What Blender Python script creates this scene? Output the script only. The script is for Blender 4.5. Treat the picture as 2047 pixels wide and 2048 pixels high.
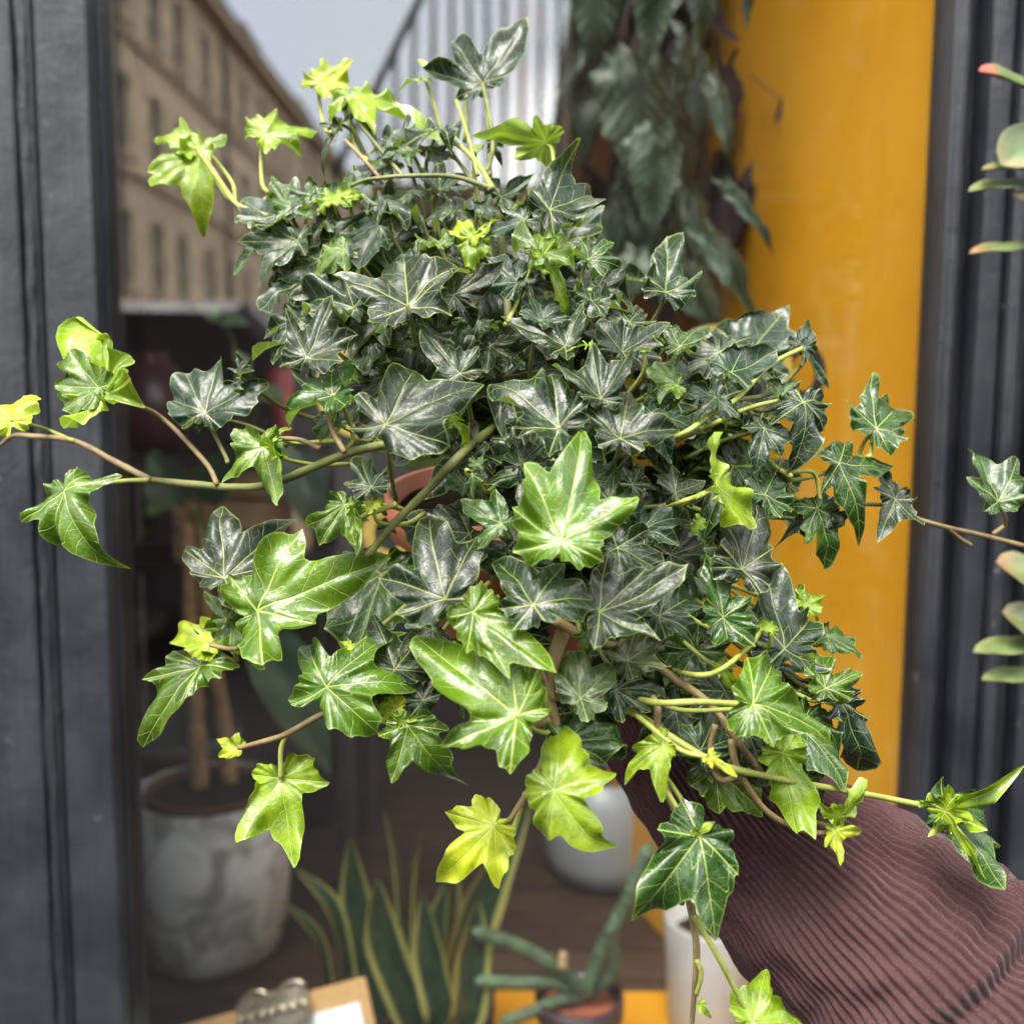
import bpy, bmesh, math, random
import numpy as np
from mathutils import Vector, Matrix, noise as mnoise

for o in list(bpy.data.objects):
    bpy.data.objects.remove(o)
scene = bpy.context.scene
COL = scene.collection
rnd = random.Random(11)
R = math.radians

# ------------------------------------------------------------------ camera
PITCH = 6.2
cam_d = bpy.data.cameras.new('camera')
cam_d.sensor_width = 36.0
cam_d.sensor_fit = 'HORIZONTAL'
cam_d.lens = 36.0
cam_d.clip_start = 0.02
cam_d.clip_end = 500.0
cam_d.dof.use_dof = True
cam_d.dof.focus_distance = 0.425
cam_d.dof.aperture_fstop = 6.6
cam = bpy.data.objects.new('camera', cam_d)
COL.objects.link(cam)
CAM = (Matrix.Translation((0, 0, 1.5)) @ Matrix.Rotation(R(90 - PITCH), 4, 'X')
       @ Matrix.Rotation(R(0.35), 4, 'Z'))
cam.matrix_world = CAM
scene.camera = cam

# ------------------------------------------------------------------ sky
SUN_EL, SUN_AZ = 63.0, 207.0        # azimuth clockwise from +Y
world = bpy.data.worlds.new('World')
scene.world = world
world.use_nodes = True
nt = world.node_tree
nt.nodes.clear()
sky = nt.nodes.new('ShaderNodeTexSky')
sky.sky_type = 'NISHITA'
sky.sun_disc = False
sky.sun_elevation = R(SUN_EL)
sky.sun_rotation = R(SUN_AZ)
sky.air_density = 1.0
sky.dust_density = 2.0
tc = nt.nodes.new('ShaderNodeTexCoord')
cn = nt.nodes.new('ShaderNodeTexNoise')
cn.inputs['Scale'].default_value = 1.9
cn.inputs['Detail'].default_value = 6
cr = nt.nodes.new('ShaderNodeMapRange')
cr.inputs['From Min'].default_value = 0.34
cr.inputs['From Max'].default_value = 0.52
cr.inputs['To Min'].default_value = 0.65
cr.inputs['To Max'].default_value = 0.95
cm = nt.nodes.new('ShaderNodeMix')
cm.data_type = 'RGBA'
cc = nt.nodes.new('ShaderNodeMapRange')
cc.interpolation_type = 'SMOOTHSTEP'
cc.inputs['From Min'].default_value = 0.45
cc.inputs['From Max'].default_value = 0.62
cc.inputs['To Min'].default_value = 0.0
cc.inputs['To Max'].default_value = 1.0
cb = nt.nodes.new('ShaderNodeMix')
cb.data_type = 'RGBA'
cb.inputs[6].default_value = (5.4, 5.5, 5.7, 1)
cb.inputs[7].default_value = (13.0, 12.9, 12.7, 1)
bg = nt.nodes.new('ShaderNodeBackground')
bg.inputs['Strength'].default_value = 0.092
wo = nt.nodes.new('ShaderNodeOutputWorld')
L = nt.links.new
L(tc.outputs['Generated'], cn.inputs['Vector'])
L(cn.outputs['Fac'], cr.inputs['Value'])
L(cr.outputs['Result'], cm.inputs[0])
L(sky.outputs['Color'], cm.inputs[6])
L(cn.outputs['Fac'], cc.inputs['Value'])
L(cc.outputs['Result'], cb.inputs[0])
L(cb.outputs[2], cm.inputs[7])
L(cm.outputs[2], bg.inputs['Color'])
L(bg.outputs['Background'], wo.inputs['Surface'])

# ------------------------------------------------------------------ sun
sun_d = bpy.data.lights.new('sun', 'SUN')
sun_d.energy = 1.5          # thinly veiled sun
sun_d.angle = R(30)
sun_d.color = (1.0, 0.95, 0.87)
sun = bpy.data.objects.new('sun', sun_d)
COL.objects.link(sun)
sdir = Vector((math.cos(R(SUN_EL)) * math.sin(R(SUN_AZ)), math.cos(R(SUN_EL)) * math.cos(R(SUN_AZ)), math.sin(R(SUN_EL))))
sun.rotation_euler = sdir.to_track_quat('Z', 'Y').to_euler()
sun.location = (-8, -15, 25)

# ------------------------------------------------------------------ exposure / render
vs = scene.view_settings
vs.view_transform = 'Standard'
vs.look = 'None'
vs.gamma = 1.0
vs.use_curve_mapping = False
vs.exposure = 2.74
scene.render.engine = 'CYCLES'
scene.cycles.use_denoising = True
scene.cycles.max_bounces = 8
scene.cycles.transparent_max_bounces = 12
scene.cycles.caustics_reflective = False
scene.cycles.caustics_refractive = False
scene.cycles.sample_clamp_indirect = 6.0

# ================================================================== helpers
SRC = 2047.0


def cam_pt(px, py, Z):
    """camera-space point for a photo pixel (2047 wide) at depth Z"""
    return Vector(((px - 1023.5) / SRC * Z, (1024.0 - py) / SRC * Z, -Z))


def P(px, py, Z):
    return CAM @ cam_pt(px, py, Z)


def PY(px, py, y):
    """point of the pixel's ray at world depth y"""
    o = CAM.translation
    d = (CAM @ cam_pt(px, py, 1.0)) - o
    return o + d * ((y - o.y) / d.y)


def link(o):
    COL.objects.link(o)
    return o


def mesh_obj(name, verts, faces, mat, parent=None, smooth=True):
    me = bpy.data.meshes.new(name)
    me.from_pydata([tuple(v) for v in verts], [], faces)
    me.update()
    if smooth:
        me.polygons.foreach_set('use_smooth', [True] * len(me.polygons))
    if mat:
        me.materials.append(mat)
    o = link(bpy.data.objects.new(name, me))
    if parent is not None:
        put(o, parent)
    return o


def wmat(o):
    """world matrix from basis and parents, without a depsgraph update"""
    m = o.matrix_basis.copy()
    if o.parent is not None:
        m = wmat(o.parent) @ o.matrix_parent_inverse @ m
    return m


def put(o, parent):
    """parent an object whose basis is given in world coordinates"""
    o.parent = parent
    o.matrix_parent_inverse = wmat(parent).inverted()


def thing(name, label, cat, loc=(0, 0, 0), group=None):
    o = link(bpy.data.objects.new(name, None))
    o.empty_display_size = 0.05
    o.location = loc
    return tag(o, label, cat, group)


def tag(o, label=None, cat=None, group=None, kind=None):
    if label:
        o['label'] = label
    if cat:
        o['category'] = cat
    if group:
        o['group'] = group
    if kind:
        o['kind'] = kind
    return o


def box(name, lo, hi, mat, parent=None, bevel=0.0, seg=2, rot=None):
    lo, hi = Vector(lo), Vector(hi)
    c, s = (lo + hi) / 2, hi - lo
    bm = bmesh.new()
    bmesh.ops.create_cube(bm, size=1.0)
    bmesh.ops.scale(bm, vec=s, verts=bm.verts)
    if bevel > 0:
        bmesh.ops.bevel(bm, geom=list(bm.edges), offset=bevel, segments=seg, affect='EDGES', profile=0.6)
    me = bpy.data.meshes.new(name)
    bm.to_mesh(me)
    bm.free()
    if mat:
        me.materials.append(mat)
    o = link(bpy.data.objects.new(name, me))
    o.location = c
    if rot is not None:
        o.matrix_basis = Matrix.Translation(c) @ rot
    if parent is not None:
        put(o, parent)
    return o


def catmull(pts, n=6):
    pts = [Vector(p) for p in pts]
    if len(pts) < 3:
        return [pts[0].lerp(pts[-1], i / n) for i in range(n + 1)]
    q = [pts[0] * 2 - pts[1]] + pts + [pts[-1] * 2 - pts[-2]]
    out = []
    for i in range(1, len(q) - 2):
        a, b, c, d = q[i - 1], q[i], q[i + 1], q[i + 2]
        for k in range(n):
            t = k / n
            out.append(0.5 * ((2 * b) + (c - a) * t + (2 * a - 5 * b + 4 * c - d) * t * t + (3 * b - a - 3 * c + d) * t ** 3))
    out.append(pts[-1])
    return out


def tube_geo(path, radii, sides=8, cap=True):
    n = len(path)
    verts, faces = [], []
    t = (path[1] - path[0]).normalized()
    up = Vector((0, 0, 1)) if abs(t.z) < 0.9 else Vector((1, 0, 0))
    u = t.cross(up).normalized()
    for i in range(n):
        t = (path[min(i + 1, n - 1)] - path[max(i - 1, 0)])
        if t.length < 1e-9:
            t = Vector((0, 0, 1))
        t.normalize()
        u = (u - t * u.dot(t))
        if u.length < 1e-6:
            u = t.orthogonal()
        u.normalize()
        v = t.cross(u)
        r = radii[i] if hasattr(radii, '__len__') else radii
        for k in range(sides):
            a = 2 * math.pi * k / sides
            verts.append(path[i] + u * (r * math.cos(a)) + v * (r * math.sin(a)))
    for i in range(n - 1):
        for k in range(sides):
            k2 = (k + 1) % sides
            faces.append((i * sides + k, i * sides + k2, (i + 1) * sides + k2, (i + 1) * sides + k))
    if cap:
        faces.append(tuple(range(sides))[::-1])
        faces.append(tuple((n - 1) * sides + k for k in range(sides)))
    return verts, faces


def tube(name, pts, r0, r1, mat, parent=None, n=6, sides=8, lump=0.0):
    path = catmull(pts, n)
    m = len(path)
    rad = []
    for i in range(m):
        f = i / (m - 1)
        r = r0 + (r1 - r0) * f
        if lump:
            r *= 1 + lump * mnoise.noise(path[i] * 160.0)
        rad.append(r)
    v, f = tube_geo(path, rad, sides)
    return mesh_obj(name, v, f, mat, parent)


def lathe(name, prof, c, mat, parent=None, seg=48, tilt=None, cap_bottom=True, smooth=True):
    verts, faces = [], []
    for (r, z) in prof:
        for k in range(seg):
            a = 2 * math.pi * k / seg
            p = Vector((r * math.cos(a), r * math.sin(a), z))
            if tilt is not None:
                p = tilt @ p
            verts.append(Vector(c) + p)
    for i in range(len(prof) - 1):
        for k in range(seg):
            k2 = (k + 1) % seg
            faces.append((i * seg + k, i * seg + k2, (i + 1) * seg + k2, (i + 1) * seg + k))
    if cap_bottom:
        faces.append(tuple(range(seg))[::-1])
    return mesh_obj(name, verts, faces, mat, parent, smooth)


# ================================================================== materials
class NT:
    """small helper to write node trees"""

    def __init__(self, name):
        self.m = bpy.data.materials.new(name)
        self.m.use_nodes = True
        self.t = self.m.node_tree
        self.t.nodes.clear()
        self.out = self.n('ShaderNodeOutputMaterial')

    def n(self, typ, **kw):
        nd = self.t.nodes.new(typ)
        for k, v in kw.items():
            setattr(nd, k, v)
        return nd

    def l(self, a, b):
        self.t.links.new(a, b)

    def set(self, nd, key, val):
        if hasattr(val, 'default_value') or isinstance(val, bpy.types.NodeSocket):
            self.l(val, nd.inputs[key])
        else:
            nd.inputs[key].default_value = val

    def math(self, op, a, b=None, c=None, clamp=False):
        nd = self.n('ShaderNodeMath', operation=op, use_clamp=clamp)
        for i, v in enumerate((a, b, c)):
            if v is not None:
                self.set(nd, i, v)
        return nd.outputs[0]

    def ramp(self, v, a, b, c=0.0, d=1.0, smooth=True):
        nd = self.n('ShaderNodeMapRange')
        if smooth:
            nd.interpolation_type = 'SMOOTHSTEP'
        self.set(nd, 'Value', v)
        for k, x in zip(('From Min', 'From Max', 'To Min', 'To Max'), (a, b, c, d)):
            self.set(nd, k, x)
        return nd.outputs[0]

    def mix(self, f, a, b, blend='MIX'):
        nd = self.n('ShaderNodeMix', data_type='RGBA', blend_type=blend)
        self.set(nd, 0, f)
        self.set(nd, 6, a if not isinstance(a, tuple) else (*a[:3], 1))
        self.set(nd, 7, b if not isinstance(b, tuple) else (*b[:3], 1))
        return nd.outputs[2]

    def noise(self, vec, scale, detail=4, rough=0.55, dist=0.0):
        nd = self.n('ShaderNodeTexNoise')
        if vec is not None:
            self.l(vec, nd.inputs['Vector'])
        nd.inputs['Scale'].default_value = scale
        nd.inputs['Detail'].default_value = detail
        nd.inputs['Roughness'].default_value = rough
        nd.inputs['Distortion'].default_value = dist
        return nd.outputs['Fac']

    def coord(self, kind='Object'):
        return self.n('ShaderNodeTexCoord').outputs[kind]

    def pos(self):
        return self.n('ShaderNodeNewGeometry').outputs['Position']

    def bump(self, h, strength=0.3, dist=0.001):
        nd = self.n('ShaderNodeBump')
        nd.inputs['Strength'].default_value = strength
        nd.inputs['Distance'].default_value = dist
        self.l(h, nd.inputs['Height'])
        return nd.outputs['Normal']

    def bsdf(self, color, rough=0.5, normal=None, spec=0.5, **kw):
        nd = self.n('ShaderNodeBsdfPrincipled')
        self.set(nd, 'Base Color', color if not isinstance(color, tuple) else (*color[:3], 1))
        self.set(nd, 'Roughness', rough)
        self.set(nd, 'Specular IOR Level', spec)
        if normal is not None:
            self.l(normal, nd.inputs['Normal'])
        for k, v in kw.items():
            self.set(nd, k, v)
        return nd.outputs[0]

    def done(self, sh):
        self.l(sh, self.out.inputs['Surface'])
        return self.m


def simple(name, color, rough=0.5, var=0.25, scale=40.0, bump=0.15, bdist=0.001, spec=0.5, **kw):
    t = NT(name)
    c = t.pos()
    n1 = t.noise(c, scale, 5)
    n2 = t.noise(c, scale * 0.13, 3)
    f = t.math('ADD', t.math('MULTIPLY', n1, 0.5), t.math('MULTIPLY', n2, 0.5))
    lo = tuple(x * (1 - var) for x in color)
    hi = tuple(min(1, x * (1 + var)) for x in color)
    col = t.mix(t.ramp(f, 0.35, 0.65), lo, hi)
    rr = t.ramp(n2, 0.3, 0.7, max(0.02, rough - 0.08), min(1, rough + 0.08))
    return t.done(t.bsdf(col, rr, t.bump(n1, bump, bdist), spec, **kw))


def paint_mat():
    t = NT('frame_paint')
    p = t.pos()
    st = t.n('ShaderNodeMapping')
    t.l(p, st.inputs['Vector'])
    st.inputs['Scale'].default_value = (1, 1, 0.05)
    grain = t.noise(st.outputs[0], 240, 4)
    n = t.noise(p, 14, 5)
    fine = t.noise(p, 320, 3)
    chip = t.noise(p, 70, 5, 0.6)
    col = t.mix(t.ramp(n, 0.3, 0.7), (0.013, 0.016, 0.021), (0.020, 0.023, 0.029))
    col = t.mix(t.ramp(chip, 0.68, 0.72, 0, 0.5), col, (0.17, 0.17, 0.175))
    col = t.mix(t.ramp(t.noise(st.outputs[0], 60, 4), 0.56, 0.72, 0, 0.10), col, (0.05, 0.05, 0.052))
    col = t.mix(t.ramp(t.noise(p, 420, 2), 0.72, 0.80, 0, 0.35), col, (0.22, 0.22, 0.21))
    h = t.math('ADD', t.math('MULTIPLY', grain, 0.8), t.math('ADD', t.math('MULTIPLY', n, 1.6), t.math('MULTIPLY', fine, 0.25)))
    rough = t.ramp(n, 0.3, 0.7, 0.33, 0.5)
    return t.done(t.bsdf(col, rough, t.bump(h, 0.6, 0.0030), 0.5))


def leaf_mat():
    t = NT('ivy_leaf')
    oi = t.n('ShaderNodeObjectInfo')
    base = oi.outputs['Color']
    gloss = oi.outputs['Alpha']
    rand = oi.outputs['Random']
    at = t.n('ShaderNodeAttribute', attribute_name='leafc')
    sx = t.n('ShaderNodeSeparateXYZ')
    t.l(at.outputs['Vector'], sx.inputs[0])
    along, dist, edge = sx.outputs
    uv = t.n('ShaderNodeAttribute', attribute_name='luv').outputs['Vector']
    # veins
    wv = t.noise(uv, 5.0, 2)
    width = t.math('MULTIPLY_ADD', along, -0.008, 0.0125)
    m1 = t.math('SUBTRACT', 1.0, t.ramp(dist, t.math('MULTIPLY', width, 0.30), width))
    ph = t.math('MULTIPLY', t.math('ADD', t.math('SUBTRACT', along, t.math('MULTIPLY', dist, 1.05)), t.math('MULTIPLY', wv, 0.10)), 5.2)
    fr = t.math('ABSOLUTE', t.math('SUBTRACT', t.math('FRACT', ph), 0.5))
    m2 = t.math('MULTIPLY', t.ramp(fr, 0.465, 0.494), t.ramp(dist, 0.18, 0.30, 0.85, 0.3))
    vo = t.n('ShaderNodeTexVoronoi', feature='DISTANCE_TO_EDGE')
    wob = t.n('ShaderNodeVectorMath', operation='ADD')
    t.l(uv, wob.inputs[0])
    wn = t.n('ShaderNodeTexNoise')
    t.l(uv, wn.inputs['Vector'])
    wn.inputs['Scale'].default_value = 9
    wsc = t.n('ShaderNodeVectorMath', operation='SCALE')
    t.l(wn.outputs['Color'], wsc.inputs[0])
    wsc.inputs[3].default_value = 0.10
    t.l(wsc.outputs[0], wob.inputs[1])
    t.l(wob.outputs[0], vo.inputs['Vector'])
    vo.inputs['Scale'].default_value = 15.0
    m3 = t.math('MULTIPLY', t.math('SUBTRACT', 1.0, t.ramp(vo.outputs['Distance'], 0.0, 0.06)), 0.13)
    vein = t.math('MAXIMUM', m1, t.math('MAXIMUM', m2, m3))
    # body colour
    nb = t.noise(uv, 3.2, 4)
    nf = t.noise(uv, 26, 4)
    var = t.mix(t.ramp(nb, 0.3, 0.7), (0.62, 0.66, 0.72), (1.35, 1.28, 1.12))
    body = t.mix(1.0, base, var, 'MULTIPLY')
    body = t.mix(t.ramp(nf, 0.45, 0.75, 0, 0.35), body, t.mix(1.0, body, (1.5, 1.55, 1.2), 'MULTIPLY'))
    # dry blotches with a shape of their own
    bl = t.noise(uv, 6.5, 5, 0.65)
    body = t.mix(t.ramp(bl, 0.66, 0.78, 0.0, 0.45), body, (0.085, 0.07, 0.05))
    lime = t.mix(t.ramp(gloss, 0.3, 0.9, 0.34, 0.66, False), base, (0.44, 0.52, 0.13))
    col = t.mix(t.math('MULTIPLY', vein, 0.80), body, lime)
    rim = t.ramp(edge, 0.955, 0.99, 0, 0.6)
    col = t.mix(rim, col, t.mix(0.55, base, (0.34, 0.46, 0.12)))
    # pale stipple of dust
    sp = t.n('ShaderNodeTexVoronoi', feature='F1')
    t.l(uv, sp.inputs['Vector'])
    sp.inputs['Scale'].default_value = 48
    spm = t.math('SUBTRACT', 1.0, t.ramp(sp.outputs['Distance'], 0.05, 0.13))
    gate = t.ramp(t.noise(uv, 3.0, 2), 0.50, 0.66)
    spm = t.math('MULTIPLY', t.math('MULTIPLY', spm, gate), 0.38)
    col = t.mix(spm, col, (0.42, 0.44, 0.33))
    # underside
    geo = t.n('ShaderNodeNewGeometry')
    under = t.mix(t.math('MULTIPLY', vein, 0.5), t.mix(0.42, base, (0.27, 0.39, 0.09)), (0.42, 0.52, 0.18))
    colf = t.mix(geo.outputs['Backfacing'], col, under)
    # relief
    quilt = t.math('SUBTRACT', t.math('MULTIPLY', nf, 0.32), t.math('MULTIPLY', t.math('MAXIMUM', m1, t.math('MAXIMUM', m2, t.math('MULTIPLY', m3, 1.5))), 0.8))
    nrm = t.bump(quilt, 0.6, 0.0008)
    rough = t.math('ADD', t.ramp(gloss, 0, 1, 0.40, 0.24, False), t.math('MULTIPLY', t.math('SUBTRACT', nb, 0.5), 0.22))
    rough = t.math('ADD', rough, t.math('MULTIPLY', geo.outputs['Backfacing'], 0.25))
    rough = t.math('MAXIMUM', t.math('ADD', rough, t.math('MULTIPLY', spm, 0.3)), 0.12)
    coat = t.math('MULTIPLY', t.math('MULTIPLY', gloss, 0.44), t.math('SUBTRACT', 1.0, geo.outputs['Backfacing']))
    pb = t.bsdf(colf, rough, nrm, 0.33, **{'Coat Weight': coat, 'Coat Roughness': 0.25, 'Coat Normal': t.bump(t.math('ADD', t.noise(uv, 7, 3), t.math('MULTIPLY', nf, 0.25)), 0.6, 0.0018)})
    tr = t.n('ShaderNodeBsdfTranslucent')
    t.l(t.mix(1.0, colf, (1.5, 1.5, 0.7), 'MULTIPLY'), tr.inputs['Color'])
    ms = t.n('ShaderNodeMixShader')
    ms.inputs[0].default_value = 0.22
    t.l(pb, ms.inputs[1])
    t.l(tr.outputs[0], ms.inputs[2])
    return t.done(ms.outputs[0])


def silver_leaf_mat():
    t = NT('silver_leaf')
    at = t.n('ShaderNodeAttribute', attribute_name='leafc')
    sx = t.n('ShaderNodeSeparateXYZ')
    t.l(at.outputs['Vector'], sx.inputs[0])
    along, dist, edge = sx.outputs
    uv = t.n('ShaderNodeAttribute', attribute_name='luv').outputs['Vector']
    nb = t.noise(uv, 7, 4)
    ph = t.math('MULTIPLY', t.math('ADD', t.math('SUBTRACT', along, t.math('MULTIPLY', dist, 0.7)), t.math('MULTIPLY', nb, 0.16)), 8.0)
    fr = t.math('ABSOLUTE', t.math('SUBTRACT', t.math('FRACT', ph), 0.5))
    s = t.math('MULTIPLY', t.ramp(fr, 0.02, 0.42), t.ramp(dist, 0.03, 0.17))
    s = t.math('MULTIPLY', s, t.ramp(nb, 0.25, 0.6))
    col = t.mix(s, (0.010, 0.024, 0.011), (0.075, 0.105, 0.072))
    geo = t.n('ShaderNodeNewGeometry')
    col = t.mix(geo.outputs['Backfacing'], col, (0.020, 0.009, 0.013))
    return t.done(t.bsdf(col, t.math('MULTIPLY_ADD', geo.outputs['Backfacing'], 0.4, 0.4), t.bump(fr, 0.3, 0.001), 0.35))


def blade_mat():
    t = NT('snake_blade')
    at = t.n('ShaderNodeAttribute', attribute_name='leafc')
    sx = t.n('ShaderNodeSeparateXYZ')
    t.l(at.outputs['Vector'], sx.inputs[0])
    along, across, w = sx.outputs
    uv = t.n('ShaderNodeAttribute', attribute_name='luv').outputs['Vector']
    nb = t.noise(uv, 6, 4, 0.6, 1.0)
    band = t.ramp(t.noise(uv, 11, 3), 0.42, 0.6)
    col = t.mix(band, (0.009, 0.026, 0.012), (0.024, 0.048, 0.022))
    col = t.mix(t.ramp(t.math('ADD', across, t.math('MULTIPLY', nb, 0.1)), 0.70, 0.80), col, (0.26, 0.245, 0.075))
    return t.done(t.bsdf(col, 0.38, t.bump(nb, 0.2, 0.001)))


def sleeve_mat():
    t = NT('burgundy_rib_knit')
    uv = t.n('ShaderNodeAttribute', attribute_name='suv').outputs['Vector']
    sx = t.n('ShaderNodeSeparateXYZ')
    t.l(uv, sx.inputs[0])
    a, s, hgt = sx.outputs
    v1 = t.math('SINE', t.math('MULTIPLY', s, 5200.0))
    v2 = t.math('SINE', t.math('MULTIPLY', a, 3600.0))
    knit = t.math('MULTIPLY', v1, v2)
    n = t.noise(t.pos(), 900, 3)
    big = t.noise(t.pos(), 18, 4)
    col = t.mix(t.ramp(big, 0.3, 0.7), (0.034, 0.0140, 0.0150), (0.049, 0.0210, 0.0220))
    col = t.mix(t.math('MULTIPLY', t.ramp(n, 0.4, 0.7), 0.4), col, (0.10, 0.05, 0.052))
    h = t.math('ADD', t.math('MULTIPLY', knit, 0.5), n)
    return t.done(t.bsdf(col, 0.85, t.bump(h, 0.5, 0.0006), 0.2, **{'Sheen Weight': 0.12, 'Sheen Roughness': 0.4}))


def glass_mat():
    t = NT('window_glass')
    lw = t.n('ShaderNodeLayerWeight')
    lw.inputs['Blend'].default_value = 0.5
    f = t.math('MULTIPLY_ADD', t.math('POWER', lw.outputs['Facing'], 4.0), 0.6, 0.105, True)
    g = t.n('ShaderNodeBsdfGlossy')
    g.inputs['Roughness'].default_value = 0.0
    g.inputs['Color'].default_value = (1, 1, 1, 1)
    wav = t.noise(t.pos(), 3.0, 2)
    t.l(t.bump(wav, 0.04, 0.01), g.inputs['Normal'])
    tr = t.n('ShaderNodeBsdfTransparent')
    tr.inputs['Color'].default_value = (0.97, 0.985, 0.975, 1)
    ms = t.n('ShaderNodeMixShader')
    t.l(f, ms.inputs[0])
    t.l(tr.outputs[0], ms.inputs[1])
    t.l(g.outputs[0], ms.inputs[2])
    return t.done(ms.outputs[0])


def concrete_mat():
    t = NT('cloudy_concrete')
    p = t.pos()
    n1 = t.noise(p, 16, 5, 0.55, 0.8)
    n2 = t.noise(p, 130, 4)
    col = t.mix(t.ramp(n1, 0.36, 0.62), (0.22, 0.215, 0.21), (0.52, 0.52, 0.53))
    col = t.mix(t.ramp(n2, 0.5, 0.8, 0, 0.3), col, (0.35, 0.34, 0.34))
    return t.done(t.bsdf(col, 0.8, t.bump(n2, 0.3, 0.001), 0.25))


def sandstone_mat():
    t = NT('sandstone')
    p = t.pos()
    br = t.n('ShaderNodeTexBrick')
    mp = t.n('ShaderNodeMapping')
    t.l(p, mp.inputs['Vector'])
    mp.inputs['Rotation'].default_value = (R(90), 0, R(90))
    t.l(mp.outputs[0], br.inputs['Vector'])
    br.inputs['Scale'].default_value = 1.0
    br.inputs['Brick Width'].default_value = 0.9
    br.inputs['Row Height'].default_value = 0.36
    br.inputs['Mortar Size'].default_value = 0.012
    br.inputs['Color1'].default_value = (0.64, 0.49, 0.33, 1)
    br.inputs['Color2'].default_value = (0.50, 0.38, 0.26, 1)
    br.inputs['Mortar'].default_value = (0.20, 0.15, 0.10, 1)
    n = t.noise(p, 0.8, 5)
    n2 = t.noise(p, 12, 5)
    col = t.mix(t.ramp(n, 0.35, 0.7, 0, 0.5), br.outputs['Color'], (0.36, 0.27, 0.19))
    return t.done(t.bsdf(col, 0.9, t.bump(n2, 0.4, 0.01), 0.2))


def yellow_mat():
    t = NT('ochre_gloss_paint')
    p = t.pos()
    n = t.noise(p, 5, 4)
    n2 = t.noise(p, 30, 4)
    n3 = t.noise(p, 220, 3)
    col = t.mix(t.ramp(n, 0.3, 0.7), (0.66, 0.285, 0.012), (0.73, 0.34, 0.018))
    smear = t.noise(p, 11, 6, 0.65, 1.2)
    col = t.mix(t.ramp(smear, 0.52, 0.72, 0, 0.35), col, (0.74, 0.43, 0.12))
    col = t.mix(t.ramp(n2, 0.62, 0.80, 0, 0.35), col, (0.58, 0.26, 0.02))
    h = t.math('ADD', n2, t.math('MULTIPLY', n3, 0.15))
    return t.done(t.bsdf(col, 0.32, t.bump(h, 0.3, 0.002), 0.5))


def plank_mat():
    t = NT('dark_floor_plank')
    p = t.pos()
    oi = t.n('ShaderNodeObjectInfo')
    mp = t.n('ShaderNodeMapping')
    t.l(p, mp.inputs['Vector'])
    mp.inputs['Scale'].default_value = (0.09, 1, 1)
    n = t.noise(mp.outputs[0], 60, 5, 0.6, 0.5)
    v = t.math('ADD', n, t.math('MULTIPLY', t.math('SUBTRACT', oi.outputs['Random'], 0.5), 0.25))
    col = t.mix(t.ramp(v, 0.3, 0.7), (0.035, 0.020, 0.014), (0.085, 0.050, 0.034))
    return t.done(t.bsdf(col, 0.5, t.bump(n, 0.3, 0.001)))


def pot_plastic():
    t = NT('terracotta_plastic')
    p = t.pos()
    n = t.noise(p, 30, 4)
    n2 = t.noise(p, 500, 2)
    col = t.mix(t.ramp(n, 0.3, 0.7), (0.50, 0.155, 0.085), (0.60, 0.21, 0.125))
    return t.done(t.bsdf(col, 0.45, t.bump(n2, 0.15, 0.0005), 0.4))


def stem_mat(name, a, b):
    t = NT(name)
    p = t.pos()
    n = t.noise(p, 60, 4)
    n2 = t.noise(p, 700, 3)
    col = t.mix(t.ramp(n, 0.35, 0.65), a, b)
    col = t.mix(t.ramp(n2, 0.55, 0.75, 0, 0.5), col, tuple(x * 1.7 for x in b))
    return t.done(t.bsdf(col, 0.55, t.bump(n2, 0.5, 0.0006), 0.35))


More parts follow.
